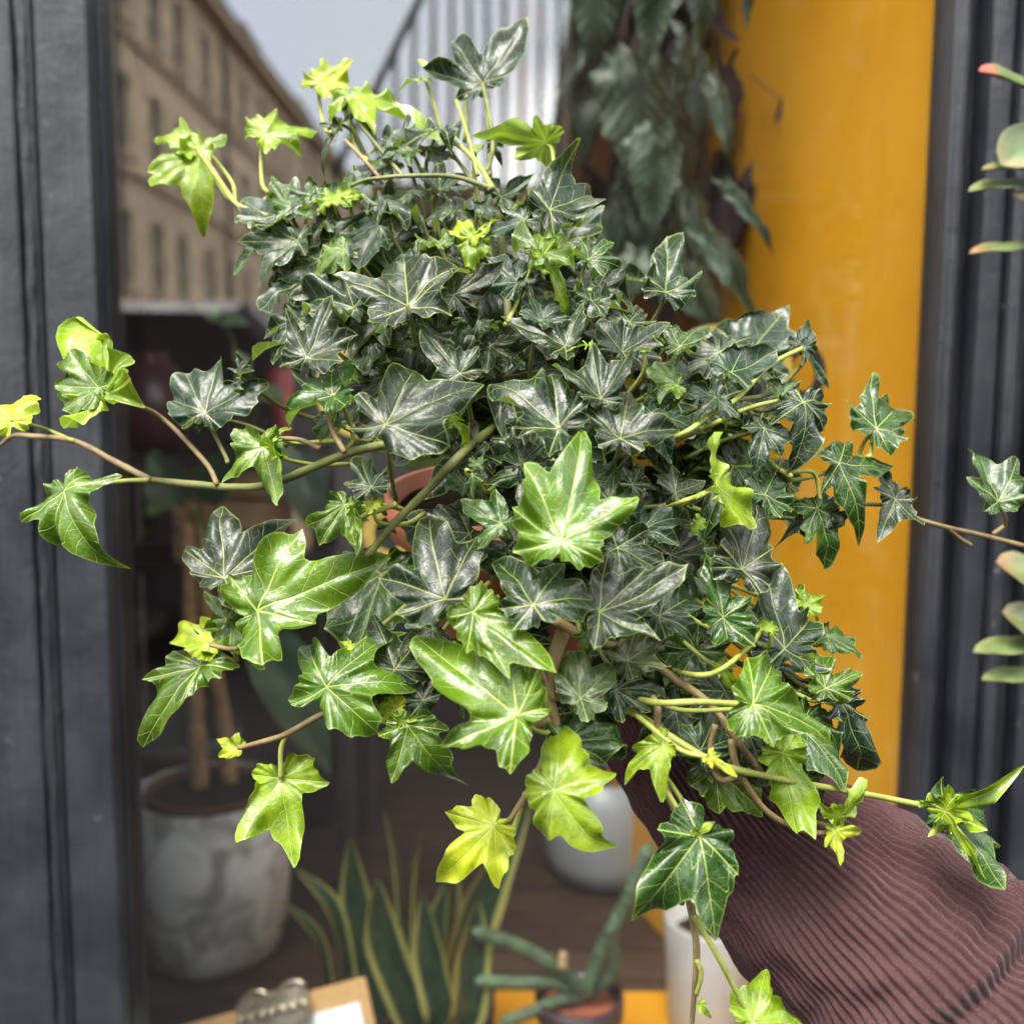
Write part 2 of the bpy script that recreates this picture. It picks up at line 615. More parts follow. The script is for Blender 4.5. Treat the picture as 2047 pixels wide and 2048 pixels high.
M = dict(
    paint=paint_mat(), leaf=leaf_mat(), silver=silver_leaf_mat(), blade=blade_mat(), sleeve=sleeve_mat(),
    glass=glass_mat(), concrete=concrete_mat(), stone=sandstone_mat(), ochre=yellow_mat(), plank=plank_mat(),
    pot=pot_plastic(),
    green_stem=stem_mat('young_stem', (0.17, 0.20, 0.035), (0.28, 0.30, 0.07)),
    dark_stem=stem_mat('green_stem', (0.075, 0.085, 0.022), (0.14, 0.15, 0.045)),
    brown_stem=stem_mat('woody_stem', (0.12, 0.080, 0.036), (0.21, 0.155, 0.068)),
    purple_stem=stem_mat('purple_stem', (0.030, 0.014, 0.018), (0.06, 0.03, 0.035)),
    soil=simple('potting_soil', (0.030, 0.019, 0.012), 0.95, 0.5, 260, 0.9, 0.003, 0.1),
    skin=simple('skin', (0.55, 0.30, 0.22), 0.5, 0.12, 120, 0.2, 0.0006, 0.4),
    white_pot=simple('white_glaze', (0.46, 0.47, 0.50), 0.38, 0.06, 40, 0.05),
    grey_bowl=simple('pale_grey_glaze', (0.30, 0.32, 0.35), 0.4, 0.06, 40, 0.05),
    dark_pot=simple('dark_plum_plastic', (0.035, 0.018, 0.025), 0.45, 0.2, 40, 0.1),
    terracotta=simple('terracotta', (0.30, 0.085, 0.045), 0.8, 0.2, 40, 0.2),
    old_terracotta=simple('old_terracotta', (0.11, 0.034, 0.020), 0.85, 0.3, 40, 0.3),
    trunk=simple('pale_trunk_bark', (0.26, 0.16, 0.085), 0.8, 0.35, 60, 0.5, 0.002),
    rubber=simple('dark_rubber_leaf', (0.035, 0.075, 0.042), 0.35, 0.2, 25, 0.1),
    cactus=simple('grey_green_cactus', (0.075, 0.115, 0.065), 0.6, 0.5, 300, 0.8, 0.002),
    card=simple('tan_hardboard', (0.46, 0.27, 0.115), 0.6, 0.12, 120, 0.1),
    paper=simple('white_paper', (0.66, 0.68, 0.71), 0.8, 0.03, 50, 0.03),
    metal=simple('worn_clip_metal', (0.42, 0.37, 0.30), 0.32, 0.3, 120, 0.2, 0.001, 0.5, Metallic=0.9),
    gold=simple('gold_sign_paint', (0.50, 0.33, 0.06), 0.42, 0.15, 60, 0.1, 0.001, 0.5, Metallic=0.25),
    black=simple('black_sign_paint', (0.012, 0.012, 0.013), 0.4, 0.2, 60, 0.05),
    burg=simple('burgundy_glaze', (0.075, 0.032, 0.042), 0.35, 0.2, 20, 0.05),
    red=simple('red_plastic', (0.32, 0.02, 0.025), 0.45, 0.2, 40, 0.1),
    crate=simple('pale_crate_wood', (0.38, 0.25, 0.14), 0.75, 0.25, 45, 0.3),
    shelf=simple('dark_shelf_wood', (0.028, 0.020, 0.015), 0.6, 0.3, 40, 0.2),
    dark_wall=simple('dark_room_wall', (0.016, 0.014, 0.013), 0.8, 0.2, 6, 0.1),
    shaded_ochre=simple('shaded_ochre_board', (0.30, 0.115, 0.020), 0.6, 0.2, 8, 0.1),  # shade on the ochre panel, put into a browner colour
    pale_leaf=simple('pale_round_leaf', (0.22, 0.32, 0.17), 0.5, 0.25, 60, 0.1),
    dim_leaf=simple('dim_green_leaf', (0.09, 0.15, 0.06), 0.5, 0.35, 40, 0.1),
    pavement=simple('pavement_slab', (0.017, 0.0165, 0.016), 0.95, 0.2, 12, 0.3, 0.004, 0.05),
    asphalt=simple('asphalt', (0.03, 0.03, 0.032), 0.95, 0.2, 40, 0.5, 0.004, 0.05),
    slate=simple('roof_slate', (0.055, 0.058, 0.065), 0.7, 0.2, 6, 0.3, 0.01, 0.3),
    darkstone=simple('dark_stone', (0.10, 0.085, 0.07), 0.9, 0.25, 3, 0.3, 0.01, 0.2),
    winglass=simple('far_window_glass', (0.02, 0.024, 0.03), 0.12, 0.1, 2, 0.02),
    winframe=simple('white_sash', (0.55, 0.54, 0.50), 0.6, 0.08, 8, 0.05),
    iron=simple('green_grey_iron', (0.018, 0.021, 0.017), 0.5, 0.2, 30, 0.2),
)
# ================================================================== the street behind the camera (seen in the window glass)
YG = 0.825          # plane of the shop window
ZF = 0.78           # display floor level

tag(box('road', (-60, -110, -0.2), (60, -4.0, -0.12), M['asphalt']), kind='structure')
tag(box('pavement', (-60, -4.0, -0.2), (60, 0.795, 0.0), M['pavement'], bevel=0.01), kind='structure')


def copy_tree(o, parent, loc):
    c = link(o.copy())
    c.location = loc
    if parent is not None:
        c.parent = parent
        c.matrix_parent_inverse = wmat(parent).inverted()
    for ch in o.children:
        d = link(ch.copy())
        d.parent = c
        d.matrix_parent_inverse = ch.matrix_parent_inverse
    return c


def wall_with_openings(name, origin, udir, ulen, zlen, holes, mat, parent, depth=0.35):
    """front sheet with real openings and reveals; udir horizontal, outward = udir x z"""
    u = Vector(udir)
    up = Vector((0, 0, 1))
    nrm = u.cross(up)
    us = sorted({0, ulen} | {h[0] for h in holes} | {h[1] for h in holes})
    zs = sorted({0, zlen} | {h[2] for h in holes} | {h[3] for h in holes})
    verts, faces = [], []

    def q(a, b, c, d):
        i = len(verts)
        verts.extend((a, b, c, d))
        faces.append((i, i + 1, i + 2, i + 3))

    def pt(a, z, d=0.0):
        return Vector(origin) + u * a + up * z - nrm * d
    for i in range(len(us) - 1):
        for j in range(len(zs) - 1):
            cu, cz = (us[i] + us[i + 1]) / 2, (zs[j] + zs[j + 1]) / 2
            if any(h[0] < cu < h[1] and h[2] < cz < h[3] for h in holes):
                continue
            q(pt(us[i], zs[j]), pt(us[i + 1], zs[j]), pt(us[i + 1], zs[j + 1]), pt(us[i], zs[j + 1]))
    for (a, b, c, d) in holes:
        for (p1, p2) in (((a, c), (a, d)), ((a, d), (b, d)), ((b, d), (b, c)), ((b, c), (a, c))):
            q(pt(*p1), pt(*p2), pt(p2[0], p2[1], depth), pt(p1[0], p1[1], depth))
    # back and body
    D = depth + 0.02
    q(pt(ulen, 0, D), pt(0, 0, D), pt(0, zlen, D), pt(ulen, zlen, D))
    q(pt(0, zlen), pt(ulen, zlen), pt(ulen, zlen, 9), pt(0, zlen, 9))
    q(pt(0, 0), pt(0, zlen), pt(0, zlen, 9), pt(0, 0, 9))
    q(pt(ulen, zlen), pt(ulen, 0), pt(ulen, 0, 9), pt(ulen, zlen, 9))
    q(pt(ulen, 0, 9), pt(0, 0, 9), pt(0, zlen, 9), pt(ulen, zlen, 9))
    return mesh_obj(name, verts, faces, mat, parent, False)


def sash(parent, loc, w, h, rotz):
    """a sash window: frame, two panes, meeting rail, sill"""
    bm_v, bm_f = [], []

    def bx(lo, hi):
        i = len(bm_v)
        for x in (lo[0], hi[0]):
            for y in (lo[1], hi[1]):
                for z in (lo[2], hi[2]):
                    bm_v.append((x, y, z))
        for f in ((0, 1, 3, 2), (4, 6, 7, 5), (0, 4, 5, 1), (2, 3, 7, 6), (0, 2, 6, 4), (1, 5, 7, 3)):
            bm_f.append(tuple(i + k for k in f))
    t = 0.09
    bx((-w / 2, -0.05, 0), (-w / 2 + t, 0.05, h))
    bx((w / 2 - t, -0.05, 0), (w / 2, 0.05, h))
    bx((-w / 2 + t, -0.05, 0), (w / 2 - t, 0.05, t))
    bx((-w / 2 + t, -0.05, h - t), (w / 2 - t, 0.05, h))
    bx((-w / 2 + t, -0.06, h / 2 - 0.04), (w / 2 - t, 0.04, h / 2 + 0.04))
    o = mesh_obj('window', bm_v, bm_f, M['winframe'], None, False)
    o.location = loc
    o.rotation_euler = (0, 0, rotz)
    put(o, parent)
    for k in range(2):
        z0 = 0.02 + k * h / 2
        p = mesh_obj('pane', [(-w / 2 + 0.02, 0.0, z0), (w / 2 - 0.02, 0.0, z0), (w / 2 - 0.02, 0.0, z0 + h / 2 - 0.04), (-w / 2 + 0.02, 0.0, z0 + h / 2 - 0.04)],
                     [(0, 1, 2, 3)], M['winglass'], None, False)
        p.parent = o
    s = mesh_obj('sill', [], [], M['stone'], None, False)
    bm = bmesh.new()
    bmesh.ops.create_cube(bm, size=1)
    bmesh.ops.scale(bm, vec=(w + 0.3, 0.3, 0.16), verts=bm.verts)
    bmesh.ops.translate(bm, vec=(0, -0.22, -0.09), verts=bm.verts)
    bm.to_mesh(s.data)
    bm.free()
    s.parent = o
    return o


# --- sandstone tenement, lit by the sun, receding behind the camera
ten = thing('sandstone_tenement', 'tan sandstone tenement with rows of sash windows, mirrored in the shop glass', 'building', (-12, -36, 0))
TL = 66.0
holes, cent = [], []
for c in range(22):
    for st in range(4):
        u0 = 1.4 + c * 2.95 + (0.35 if c % 3 == 1 else 0)
        z0 = 1.1 + st * 4.05
        holes.append((u0, u0 + 1.15, z0, z0 + 2.35))
wall_with_openings('wall', (-12, -86, -0.12), (0, 1, 0), TL, 17.0, holes, M['stone'], ten)
w0 = None
for (a, b, c, d) in holes:
    loc = Vector((-12 - 0.22, -86 + (a + b) / 2, -0.12 + c))
    if w0 is None:
        w0 = sash(ten, loc, 1.15, 2.35, R(90))
    else:
        copy_tree(w0, ten, loc)
for z, h, pr in ((4.25, 0.28, 0.16), (8.35, 0.22, 0.12), (12.4, 0.22, 0.12)):
    box('string_course', (-12.1, -86.1, z), (-12 + pr, -19.9, z + h), M['stone'], ten)
box('cornice', (-12.1, -86.3, 16.35), (-11.35, -19.7, 16.7), M['stone'], ten, bevel=0.05)
box('gutter', (-12.1, -86.3, 16.7), (-11.25, -19.7, 16.88), M['slate'], ten, bevel=0.05)
rv = [(-11.6, -86, 16.88), (-11.6, -20, 16.88), (-15.5, -20, 19.8), (-15.5, -86, 19.8), (-21, -86, 16.88), (-21, -20, 16.88)]
mesh_obj('roof', rv, [(0, 1, 2, 3), (3, 2, 5, 4), (1, 5, 2), (0, 3, 4), (0, 4, 5, 1)], M['slate'], ten, False)
for y in (-25, -34, -45, -58, -72):
    ch = box('chimney', (-15.4, y - 1.3, 18.2), (-14.4, y + 1.3, 21.4), M['stone'], ten, bevel=0.04)
    for k in range(4):
        lathe('chimney_pot', [(0.16, 0), (0.14, 0.6), (0.17, 0.66), (0.13, 0.66), (0.12, 0.4)], (-14.9, y - 0.9 + 0.6 * k, 21.37), M['terracotta'], ch, 12)
for y in (-30.2, -42.0, -60.0):
    tube('downpipe', [(-11.9, y, 16.3), (-11.9, y, 0.0)], 0.07, 0.07, M['slate'], ten, 2)

# --- dark stone building added opposite to keep mirrored sky off the ochre panel
opp = thing('sky_blocking_building', 'added dark stone building opposite, keeping mirrored sky off the ochre panel', 'building', (13, -11, 0))
holes = []
for c in range(6):
    for st in range(1):
        u0 = 1.2 + c * 3.0
        holes.append((u0, u0 + 1.15, 0.9 + st * 4.2, 3.3 + st * 4.2))
# the facade looks to +y: its udir is -x
OX1 = 27.0
hol2 = [(OX1 - 0.42 - b, OX1 - 0.42 - a, c, d) for (a, b, c, d) in holes]
wall_with_openings('wall', (OX1, -6.5, -0.12), (-1, 0, 0), OX1 - 0.42, 4.75, hol2, M['darkstone'], opp)
w1 = None
for (a, b, c, d) in hol2:
    loc = Vector((OX1 - (a + b) / 2, -6.5 - 0.22, -0.12 + c))
    if w1 is None:
        w1 = sash(opp, loc, 1.15, 2.4, R(180))
    else:
        copy_tree(w1, opp, loc)

box('cornice', (0.30, -6.75, 4.63), (OX1 + 0.1, -6.3, 4.85), M['darkstone'], opp, bevel=0.04)
box('parapet', (0.44, -6.78, 4.85), (OX1, -6.5, 5.05), M['darkstone'], opp, bevel=0.02)

# --- railed stair landing beside it
rail = thing('railed_landing', 'iron railing of thin upright bars under a raking handrail against bright sky', 'railing', (-0.5, -5.6, 0))


def MIR(px, py, vy):
    """real place of what shows mirrored at a photo pixel at virtual depth vy"""
    p = PY(px, py, vy)
    p.y = 2 * YG - p.y
    return p


VY = 7.2
a, b = MIR(740, 372, VY), MIR(1128, 372, VY)
box('landing_slab', (a.x, a.y - 0.9, a.z - 0.22), (b.x - 0.02, b.y + 0.06, a.z), M['stone'], rail, bevel=0.01)
box('landing_pier', (a.x + 0.3, a.y - 0.7, -0.13), (a.x + 0.75, b.y - 0.1, a.z - 0.22), M['darkstone'], rail, bevel=0.01)
h0, h1 = MIR(744, 190, VY), MIR(852, -30, VY)
d = (h1 - h0)
tube('handrail', [h0 - d * 0.75, h0, h1, h1 + d * 0.9], 0.028, 0.028, M['iron'], rail, 4, 8)
x = a.x + 0.06
k = 0
while x < b.x - 0.03:
    f = (x - h0.x) / d.x
    zt = min(h0.z + d.z * f, h0.z + d.z * 1.85)
    if zt > a.z + 0.1:
        tube('baluster', [(x, a.y, a.z - 0.02), (x, a.y, zt)], 0.018, 0.018, M['iron'], rail, 1, 6)
    x += 0.122
    k += 1

# --- dark parked van
van = thing('parked_van', 'dark parked van faintly mirrored low in the left of the shop glass', 'van', (-3.9, -5.4, -0.12))
prof = [(-2.6, 0.35), (-2.65, 0.95), (-2.35, 1.15), (-1.75, 1.95), (-1.3, 2.15), (2.3, 2.2), (2.5, 2.0), (2.55, 0.5), (2.45, 0.35)]
vv, ff = [], []
for yy, ins in ((-0.95, 0.06), (-0.88, 0.0), (0.88, 0.0), (0.95, 0.06)):
    for (px_, pz) in prof:
        vv.append((-3.9 + px_ * (1 - ins * 0.3), -5.4 + yy, pz - 0.12 - (ins if pz > 1 else 0)))
n_ = len(prof)
for i in range(3):
    for k in range(n_):
        k2 = (k + 1) % n_
        ff.append((i * n_ + k, (i + 1) * n_ + k, (i + 1) * n_ + k2, i * n_ + k2))
ff.append(tuple(range(n_))[::-1][::-1])
ff.append(tuple(3 * n_ + k for k in range(n_))[::-1])
mesh_obj('body', vv, ff, M['dark_pot'], van, False)
for (x0, x1) in ((-1.6, -0.6), (-0.5, 0.8)):
    box('side_window', (-3.9 + x0, -4.46, 1.2), (-3.9 + x1, -4.44, 1.75), M['winglass'], van, bevel=0.008)
for x0 in (-1.65, 1.6):
    for y0 in (-6.2, -4.6):
        wv_, wf_ = tube_geo([Vector((-3.9 + x0, y0 - 0.11, 0.21)), Vector((-3.9 + x0, y0 + 0.11, 0.21))], 0.33, 20)
        wh = mesh_obj('wheel', wv_, wf_, M['black'], van, False)
        wv_, wf_ = tube_geo([Vector((-3.9 + x0, y0 - 0.12, 0.21)), Vector((-3.9 + x0, y0 + 0.12, 0.21))], 0.2, 16)
        mesh_obj('rim', wv_, wf_, M['metal'], wh, False)

# ================================================================== the shop front
shop = thing('shop_front', 'dark slate-grey painted timber shop front framing the window', 'shop front', (0, 0.83, 0))
Y0 = 0.80


def XP(px, py=466, y=Y0):
    return PY(px, py, y).x


ZT = 2.6
XL = XP(186)                     # inner edge of left pilaster
XR = PY(1880, 350, YG).x         # right edge of the glass
# left pilaster: outer board, lumpy seam bead, thin fillet, broad inner board with its return
box('pilaster_board', (-1.2, Y0 - 0.004, 0), (XP(43), YG + 0.012, ZT), M['paint'], shop, bevel=0.003)
box('pilaster_core', (XP(43) - 0.004, Y0 + 0.005, 0), (XP(86) + 0.01, YG + 0.011, ZT), M['paint'], shop)
xs = (XP(46) + XP(66)) / 2
bw = (XP(69) - XP(44)) / 2
vv, ff = [], []
NZ, NS = 420, 14
for i in range(NZ + 1):
    z = 0.5 + (ZT - 0.5) * i / NZ
    for k in range(NS + 1):
        a = math.pi * k / NS
        nn = mnoise.noise(Vector((k * 0.35, z * 26, 3.1))) * 0.30 + mnoise.noise(Vector((k * 0.9, z * 70, 9.4))) * 0.20
        ridge = 0.35 * max(0.0, mnoise.noise(Vector((1.7, z * 14, 0.2)))) * (1 if k < NS // 2 else -0.6)
        r = bw * (1.0 + nn + ridge)
        vv.append((xs - r * math.cos(a), Y0 + 0.005 - r * 1.35 * math.sin(a), z))
for i in range(NZ):
    for k in range(NS):
        q0 = i * (NS + 1) + k
        ff.append((q0, q0 + 1, q0 + NS + 2, q0 + NS + 1))
mesh_obj('seam_bead', vv, ff, M['paint'], shop)
box('fillet', (XP(69), Y0 + 0.001, 0), (XP(76), YG + 0.008, ZT), M['paint'], shop, bevel=0.0015)
box('inner_board', (XP(84), Y0, 0), (XL, YG + 0.010, ZT), M['paint'], shop, bevel=0.0028, seg=3)
box('glazing_bead', (XL + 0.0003, YG - 0.004, ZF - 0.02), (XL + 0.002, YG + 0.03, ZT), M['paint'], shop, bevel=0.0015)

# right jamb: stepped mouldings
xa = PY(1883, 350, YG - 0.004).x
xb = XP(1914, 350)
xc = XP(1938, 350)
xd = XP(1968, 350)
xe = XP(2016, 350)
box('glazing_bead', (xa, YG - 0.016, ZF - 0.02), (xb + 0.002, YG + 0.03, ZT), M['paint'], shop, bevel=0.004, seg=3)
# round bead
vv, ff = [], []
for i in range(61):
    z = ZF - 0.1 + (ZT - ZF + 0.1) * i / 60
    for k in range(13):
        a = math.pi * k / 12
        r = (xc - xb) / 2 * 1.15
        vv.append(((xb + xc) / 2 - r * math.cos(a), YG - 0.012 - r * 1.0 * math.sin(a) + 0.0008 * mnoise.noise(Vector((k * .4, z * 9, 5))), z))
for i in range(60):
    for k in range(12):
        q0 = i * 13 + k
        ff.append((q0, q0 + 1, q0 + 14, q0 + 13))
mesh_obj('round_bead', vv, ff, M['paint'], shop)
box('jamb_recess', (xc - 0.003, YG + 0.004, 0), (xd + 0.02, 0.86, ZT), M['paint'], shop)
box('jamb_board', (xd, Y0 - 0.002, 0), (xe - 0.001, 0.855, ZT), M['paint'], shop, bevel=0.0025)
box('jamb_bead', (xe + 0.001, Y0 - 0.012, 0), (xe + 0.009, 0.852, ZT), M['paint'], shop, bevel=0.003, seg=3)
box('outer_recess', (xe + 0.010, Y0 + 0.012, 0), (xe + 0.028, 0.849, ZT), M['paint'], shop, bevel=0.002)
box('outer_board', (xe + 0.029, Y0 - 0.006, 0), (xe + 0.9, 0.846, ZT), M['paint'], shop, bevel=0.003)
# below and above the glass
box('stall_riser', (XL, Y0 + 0.01, 0), (xd, YG + 0.02, ZF - 0.03), M['paint'], shop, bevel=0.003)
box('window_sill', (XL - 0.03, Y0 - 0.07, ZF - 0.03), (xd + 0.03, YG + 0.02, ZF - 0.001), M['paint'], shop, bevel=0.006)
box('fascia', (-2.2, Y0 - 0.06, ZT), (2.2, 1.0, ZT + 0.6), M['paint'], shop, bevel=0.01)
box('upper_wall', (-8, 0.86, ZT + 0.6), (34, 1.2, 18), M['darkstone'], shop)
box('side_wall', (xe + 0.9, 0.84, 0), (34, 1.2, ZT + 0.6), M['darkstone'], shop)
box('far_wall', (-8, 0.84, 0), (-1.2, 1.2, ZT + 0.6), M['darkstone'], shop)
gl = box('window_pane', (XL - 0.004, YG, ZF - 0.02), (xb, YG + 0.006, ZT - 0.01), M['glass'], shop)

# ------------------------------------------------------------------ window display inside
YB = 1.86
XW = PY(1900, 350, 0.86).x       # ochre side wall
pA = Vector((XW, YG + 0.035, 0))
pB = Vector((PY(1235, 300, 1.50).x, 1.50, 0))
ob = Vector((0.03, 0.02, 0))
ev = []
for zz in (ZF + 0.001, ZT + 0.45):
    for q_ in (pA, pB, pB + ob, pA + ob):
        ev.append((q_.x, q_.y, zz))
tag(mesh_obj('display_wall', ev, [(0, 1, 5, 4), (1, 2, 6, 5), (2, 3, 7, 6), (3, 0, 4, 7), (0, 3, 2, 1), (4, 5, 6, 7)], M['ochre'], None, False), kind='structure')
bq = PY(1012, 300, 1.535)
tag(box('shaded_ochre_partition', (bq.x, 1.535, 1.50), (pB.x + 0.03, 1.56, ZT + 0.45), M['shaded_ochre'], bevel=0.002), kind='structure')  # separate darker board standing for the shaded left part of the ochre panel
pl = link(bpy.data.objects.new('display_floor', None))
pl.location = (0, 1.3, ZF)
tag(pl, kind='structure')
y = YG + 0.032
i = 0
while y < YB + 1.2:
    wdt = 0.105 + 0.012 * math.sin(i * 2.3)
    for (x0, x1) in ((-1.5, -0.42 + 0.2 * math.sin(i * 4.1)), (-0.418 + 0.2 * math.sin(i * 4.1), XW - 0.002)):
        box('plank', (x0, y, ZF - 0.025), (x1, y + wdt - 0.003, ZF - 0.001 * (i % 2)), M['plank'], pl, bevel=0.0015)
    y += wdt
    i += 1
q = PY(985, 2000, 1.0)
oc = box('ochre_floor_board', (q.x, YG + 0.035, ZF + 0.002), (XW - 0.10, 1.16, ZF + 0.016), M['ochre'], None, bevel=0.002)
tag(oc, kind='structure')
tag(box('back_wall', (-3.0, 4.3, 0), (3.0, 4.4, ZT + 0.5), M['dark_wall']), kind='structure')
tag(box('room_wall_left', (-1.62, 1.0, 0), (-1.52, 4.3, ZT + 0.5), M['dark_wall']), kind='structure')
tag(box('room_wall_right', (XW + 0.06, YB + 0.9, 0), (XW + 0.16, 4.3, ZT + 0.5), M['dark_wall']), kind='structure')
tag(box('ceiling', (-3, 1.0, ZT + 0.5), (3, 4.4, ZT + 0.6), M['dark_wall']), kind='structure')
tag(box('room_floor', (-3, YB + 1.25, 0.0), (3, 4.3, 0.02), M['plank']), kind='structure')

# ------------------------------------------------------------------ gold sign lettering on the glass
let = thing('window_lettering', 'gold sign-painted letters with black shading on the window glass', 'lettering', PY(780, 1068, YG + 0.008))
YLG = YG + 0.0085


def stroke(pts_px, w_px, mat, y=YLG, closed=False, name='letter_stroke', n=8):
    """flat painted stroke, 0.4 mm thick, on the inner face of the glass"""
    pts = [PY(a, b, y) for (a, b) in pts_px]
    if closed:
        path = catmull(pts + pts[:3], n)
        path = path[n:n * (len(pts) + 1) + 1]
    else:
        path = catmull(pts, n)
    w = w_px / SRC * y / 2
    vv, ff = [], []
    m = len(path)
    for i_, p_ in enumerate(path):
        t_ = path[min(i_ + 1, m - 1)] - path[max(i_ - 1, 0)]
        if closed and i_ in (0, m - 1):
            t_ = path[1] - path[m - 2]
        t_.normalize()
        s_ = Vector((t_.z, 0, -t_.x)) * w
        for dy in (0, 0.0004):
            vv += [Vector((p_.x + s_.x, y + dy, p_.z + s_.z)), Vector((p_.x - s_.x, y + dy, p_.z - s_.z))]
    for i_ in range(m - 1):
        b0, b1 = i_ * 4, i_ * 4 + 4
        ff += [(b0, b0 + 1, b1 + 1, b1), (b0 + 2, b1 + 2, b1 + 3, b0 + 3), (b0, b1, b1 + 2, b0 + 2), (b0 + 1, b0 + 3, b1 + 3, b1 + 1)]
    return mesh_obj(name, vv, ff, mat, let, False)


def ring_px(cx, cy, rx, ry, k=10):
    return [(cx + rx * math.cos(2 * math.pi * i / k), cy + ry * math.sin(2 * math.pi * i / k)) for i in range(k)]


stroke(ring_px(777, 1066, 41, 46), 24, M['gold'], closed=True)
stroke([(818, 1000), (824, 1060), (822, 1110), (806, 1146)], 24, M['gold'], YLG + 0.0006)
stroke(ring_px(722, 775, 78, 88), 26, M['gold'], closed=True)
stroke([(1385, 672), (1440, 662), (1500, 675), (1556, 697)], 28, M['gold'])
stroke([(1385, 672), (1374, 740), (1372, 800)], 24, M['gold'], YLG + 0.0006)
stroke([(1560, 760), (1572, 745), (1570, 700)], 22, M['gold'], YLG + 0.0006)
stroke([(1400, 700), (1450, 690), (1510, 702), (1562, 716)], 26, M['black'], YLG + 0.0012, name='letter_shade')
stroke([(1396, 700), (1388, 760), (1384, 820)], 16, M['black'], YLG + 0.0018, name='letter_shade')
stroke(ring_px(1606, 745, 34, 48), 22, M['black'], YLG + 0.0012, closed=True, name='letter_shade')
stroke([(1482, 770), (1487, 810), (1492, 850)], 18, M['black'], YLG + 0.0012, name='letter_shade')

# ------------------------------------------------------------------ things standing in the display


def soil_disc(c, r, parent, name='soil'):
    vv, ff = [Vector(c)], []
    for ri in range(1, 5):
        for k in range(20):
            a = 2 * math.pi * k / 20
            rr = r * ri / 4
            vv.append(Vector((c[0] + rr * math.cos(a), c[1] + rr * math.sin(a), c[2] + 0.004 * mnoise.noise(Vector((ri, k, r * 99))))))
    for k in range(20):
        ff.append((0, 1 + k, 1 + (k + 1) % 20))
    for ri in range(3):
        for k in range(20):
            a0 = 1 + ri * 20
            ff.append((a0 + k, a0 + 20 + k, a0 + 20 + (k + 1) % 20, a0 + (k + 1) % 20))
    return mesh_obj(name, vv, ff, M['soil'], parent)


def simple_leaf(name, base, tip, width, nrm, mat, parent, bend=0.15, point=1.0, seg=12, fold=0.15, attrs=False, expo=0.62):
    """ovate leaf with a folded midrib, 8 across"""
    base, tip = Vector(base), Vector(tip)
    T = tip - base
    Lr = T.length
    T.normalize()
    N = Vector(nrm)
    N = (N - T * N.dot(T)).normalized()
    S = T.cross(N)
    vv, ff, at, uvv = [], [], [], []
    for i in range(seg + 1):
        f = i / seg
        w = width * (math.sin(math.pi * min(1, f ** expo)) ** (0.8 if expo < 1 else 0.55) if f < 1 else 0) * (1 - 0.15 * f * point)
        for k in range(-4, 5):
            s = k / 4
            z = fold * abs(s) * w - bend * Lr * f * f + 0.01 * Lr * math.sin(f * 14 + k)
            vv.append(base + T * (f * Lr) + S * (s * w / 2) + N * z)
            at.append((f, abs(s) * w / 2 / Lr, abs(s)))
            uvv.append((f, s * w / Lr, rnd.random() * 0))
    for i in range(seg):
        for k in range(8):
            a = i * 9 + k
            ff.append((a, a + 1, a + 10, a + 9))
    o = mesh_obj(name, vv, ff, mat, parent)
    if attrs:
        for nm, dat in (('leafc', at), ('luv', uvv)):
            A = o.data.attributes.new(nm, 'FLOAT_VECTOR', 'POINT')
            A.data.foreach_set('vector', np.array(dat, dtype=np.float32).ravel())
    return o


def ground_y(py_, z=ZF):
    """world y where the pixel row meets height z"""
    o = CAM.translation
    d = (CAM @ cam_pt(1023, py_, 1.0)) - o
    return (o + d * ((z - o.z) / d.z)).y


# concrete pot with a two-stemmed plant
yc = 1.27
cx = PY(425, 1800, yc).x
cp = thing('potted_tree', 'mottled grey concrete pot holding a plant with two bare pale stems', 'potted plant', (cx, yc, ZF))
cr_ = 0.099
zt_ = PY(425, 1640, yc - cr_).z
hh = zt_ - ZF
lathe('pot', [(cr_ * 0.66, 0.001), (cr_ * 0.86, 0.012), (cr_ * 0.95, 0.045), (cr_ * 1.0, 0.10), (cr_ * 1.02, hh), (cr_ * 0.93, hh), (cr_ * 0.9, hh - 0.05), (0.0, hh - 0.055)], (cx, yc, ZF), M['concrete'], cp, 56)
lathe('inner_pot', [(cr_ * 0.72, hh - 0.05), (cr_ * 0.78, hh - 0.004), (cr_ * 0.80, hh - 0.004), (cr_ * 0.80, hh + 0.004), (cr_ * 0.76, hh + 0.004), (cr_ * 0.74, hh - 0.02)], (cx, yc, ZF), M['old_terracotta'], cp, 40, cap_bottom=False)
soil_disc((cx, yc, ZF + hh - 0.004), cr_ * 0.75, cp)
zs = ZF + hh
tube('stem', [(cx - 0.014, yc, zs), PY(392, 1450, yc), PY(380, 1250, yc + 0.01), PY(372, 1050, yc + 0.03)], 0.013, 0.009, M['trunk'], cp, 8, 10, 0.2)
tube('stem', [(cx + 0.020, yc + 0.02, zs), PY(445, 1430, yc + 0.02), PY(415, 1260, yc + 0.02), PY(400, 1060, yc + 0.05)], 0.011, 0.008, M['trunk'], cp, 8, 10, 0.2)
for (bx_, by_, tx_, ty_, w_, yy) in ((520, 1245, 665, 1560, 0.085, 1.33), (360, 1010, 300, 900, 0.07, 1.3), (400, 1000, 470, 890, 0.06, 1.36), (590, 900, 640, 1080, 0.07, 1.4)):
    lf = simple_leaf('leaf', PY(bx_, by_, yy), PY(tx_, ty_, yy - 0.02), w_, (0.2, -1, 0.4), M['rubber'], cp, 0.06)
    tube('petiole', [PY(bx_, by_, yy), PY((bx_ + 400) / 2, by_ + 6, yy), PY(402, 1090, yc + 0.045)], 0.003, 0.004, M['dark_stem'], lf, 6, 6)

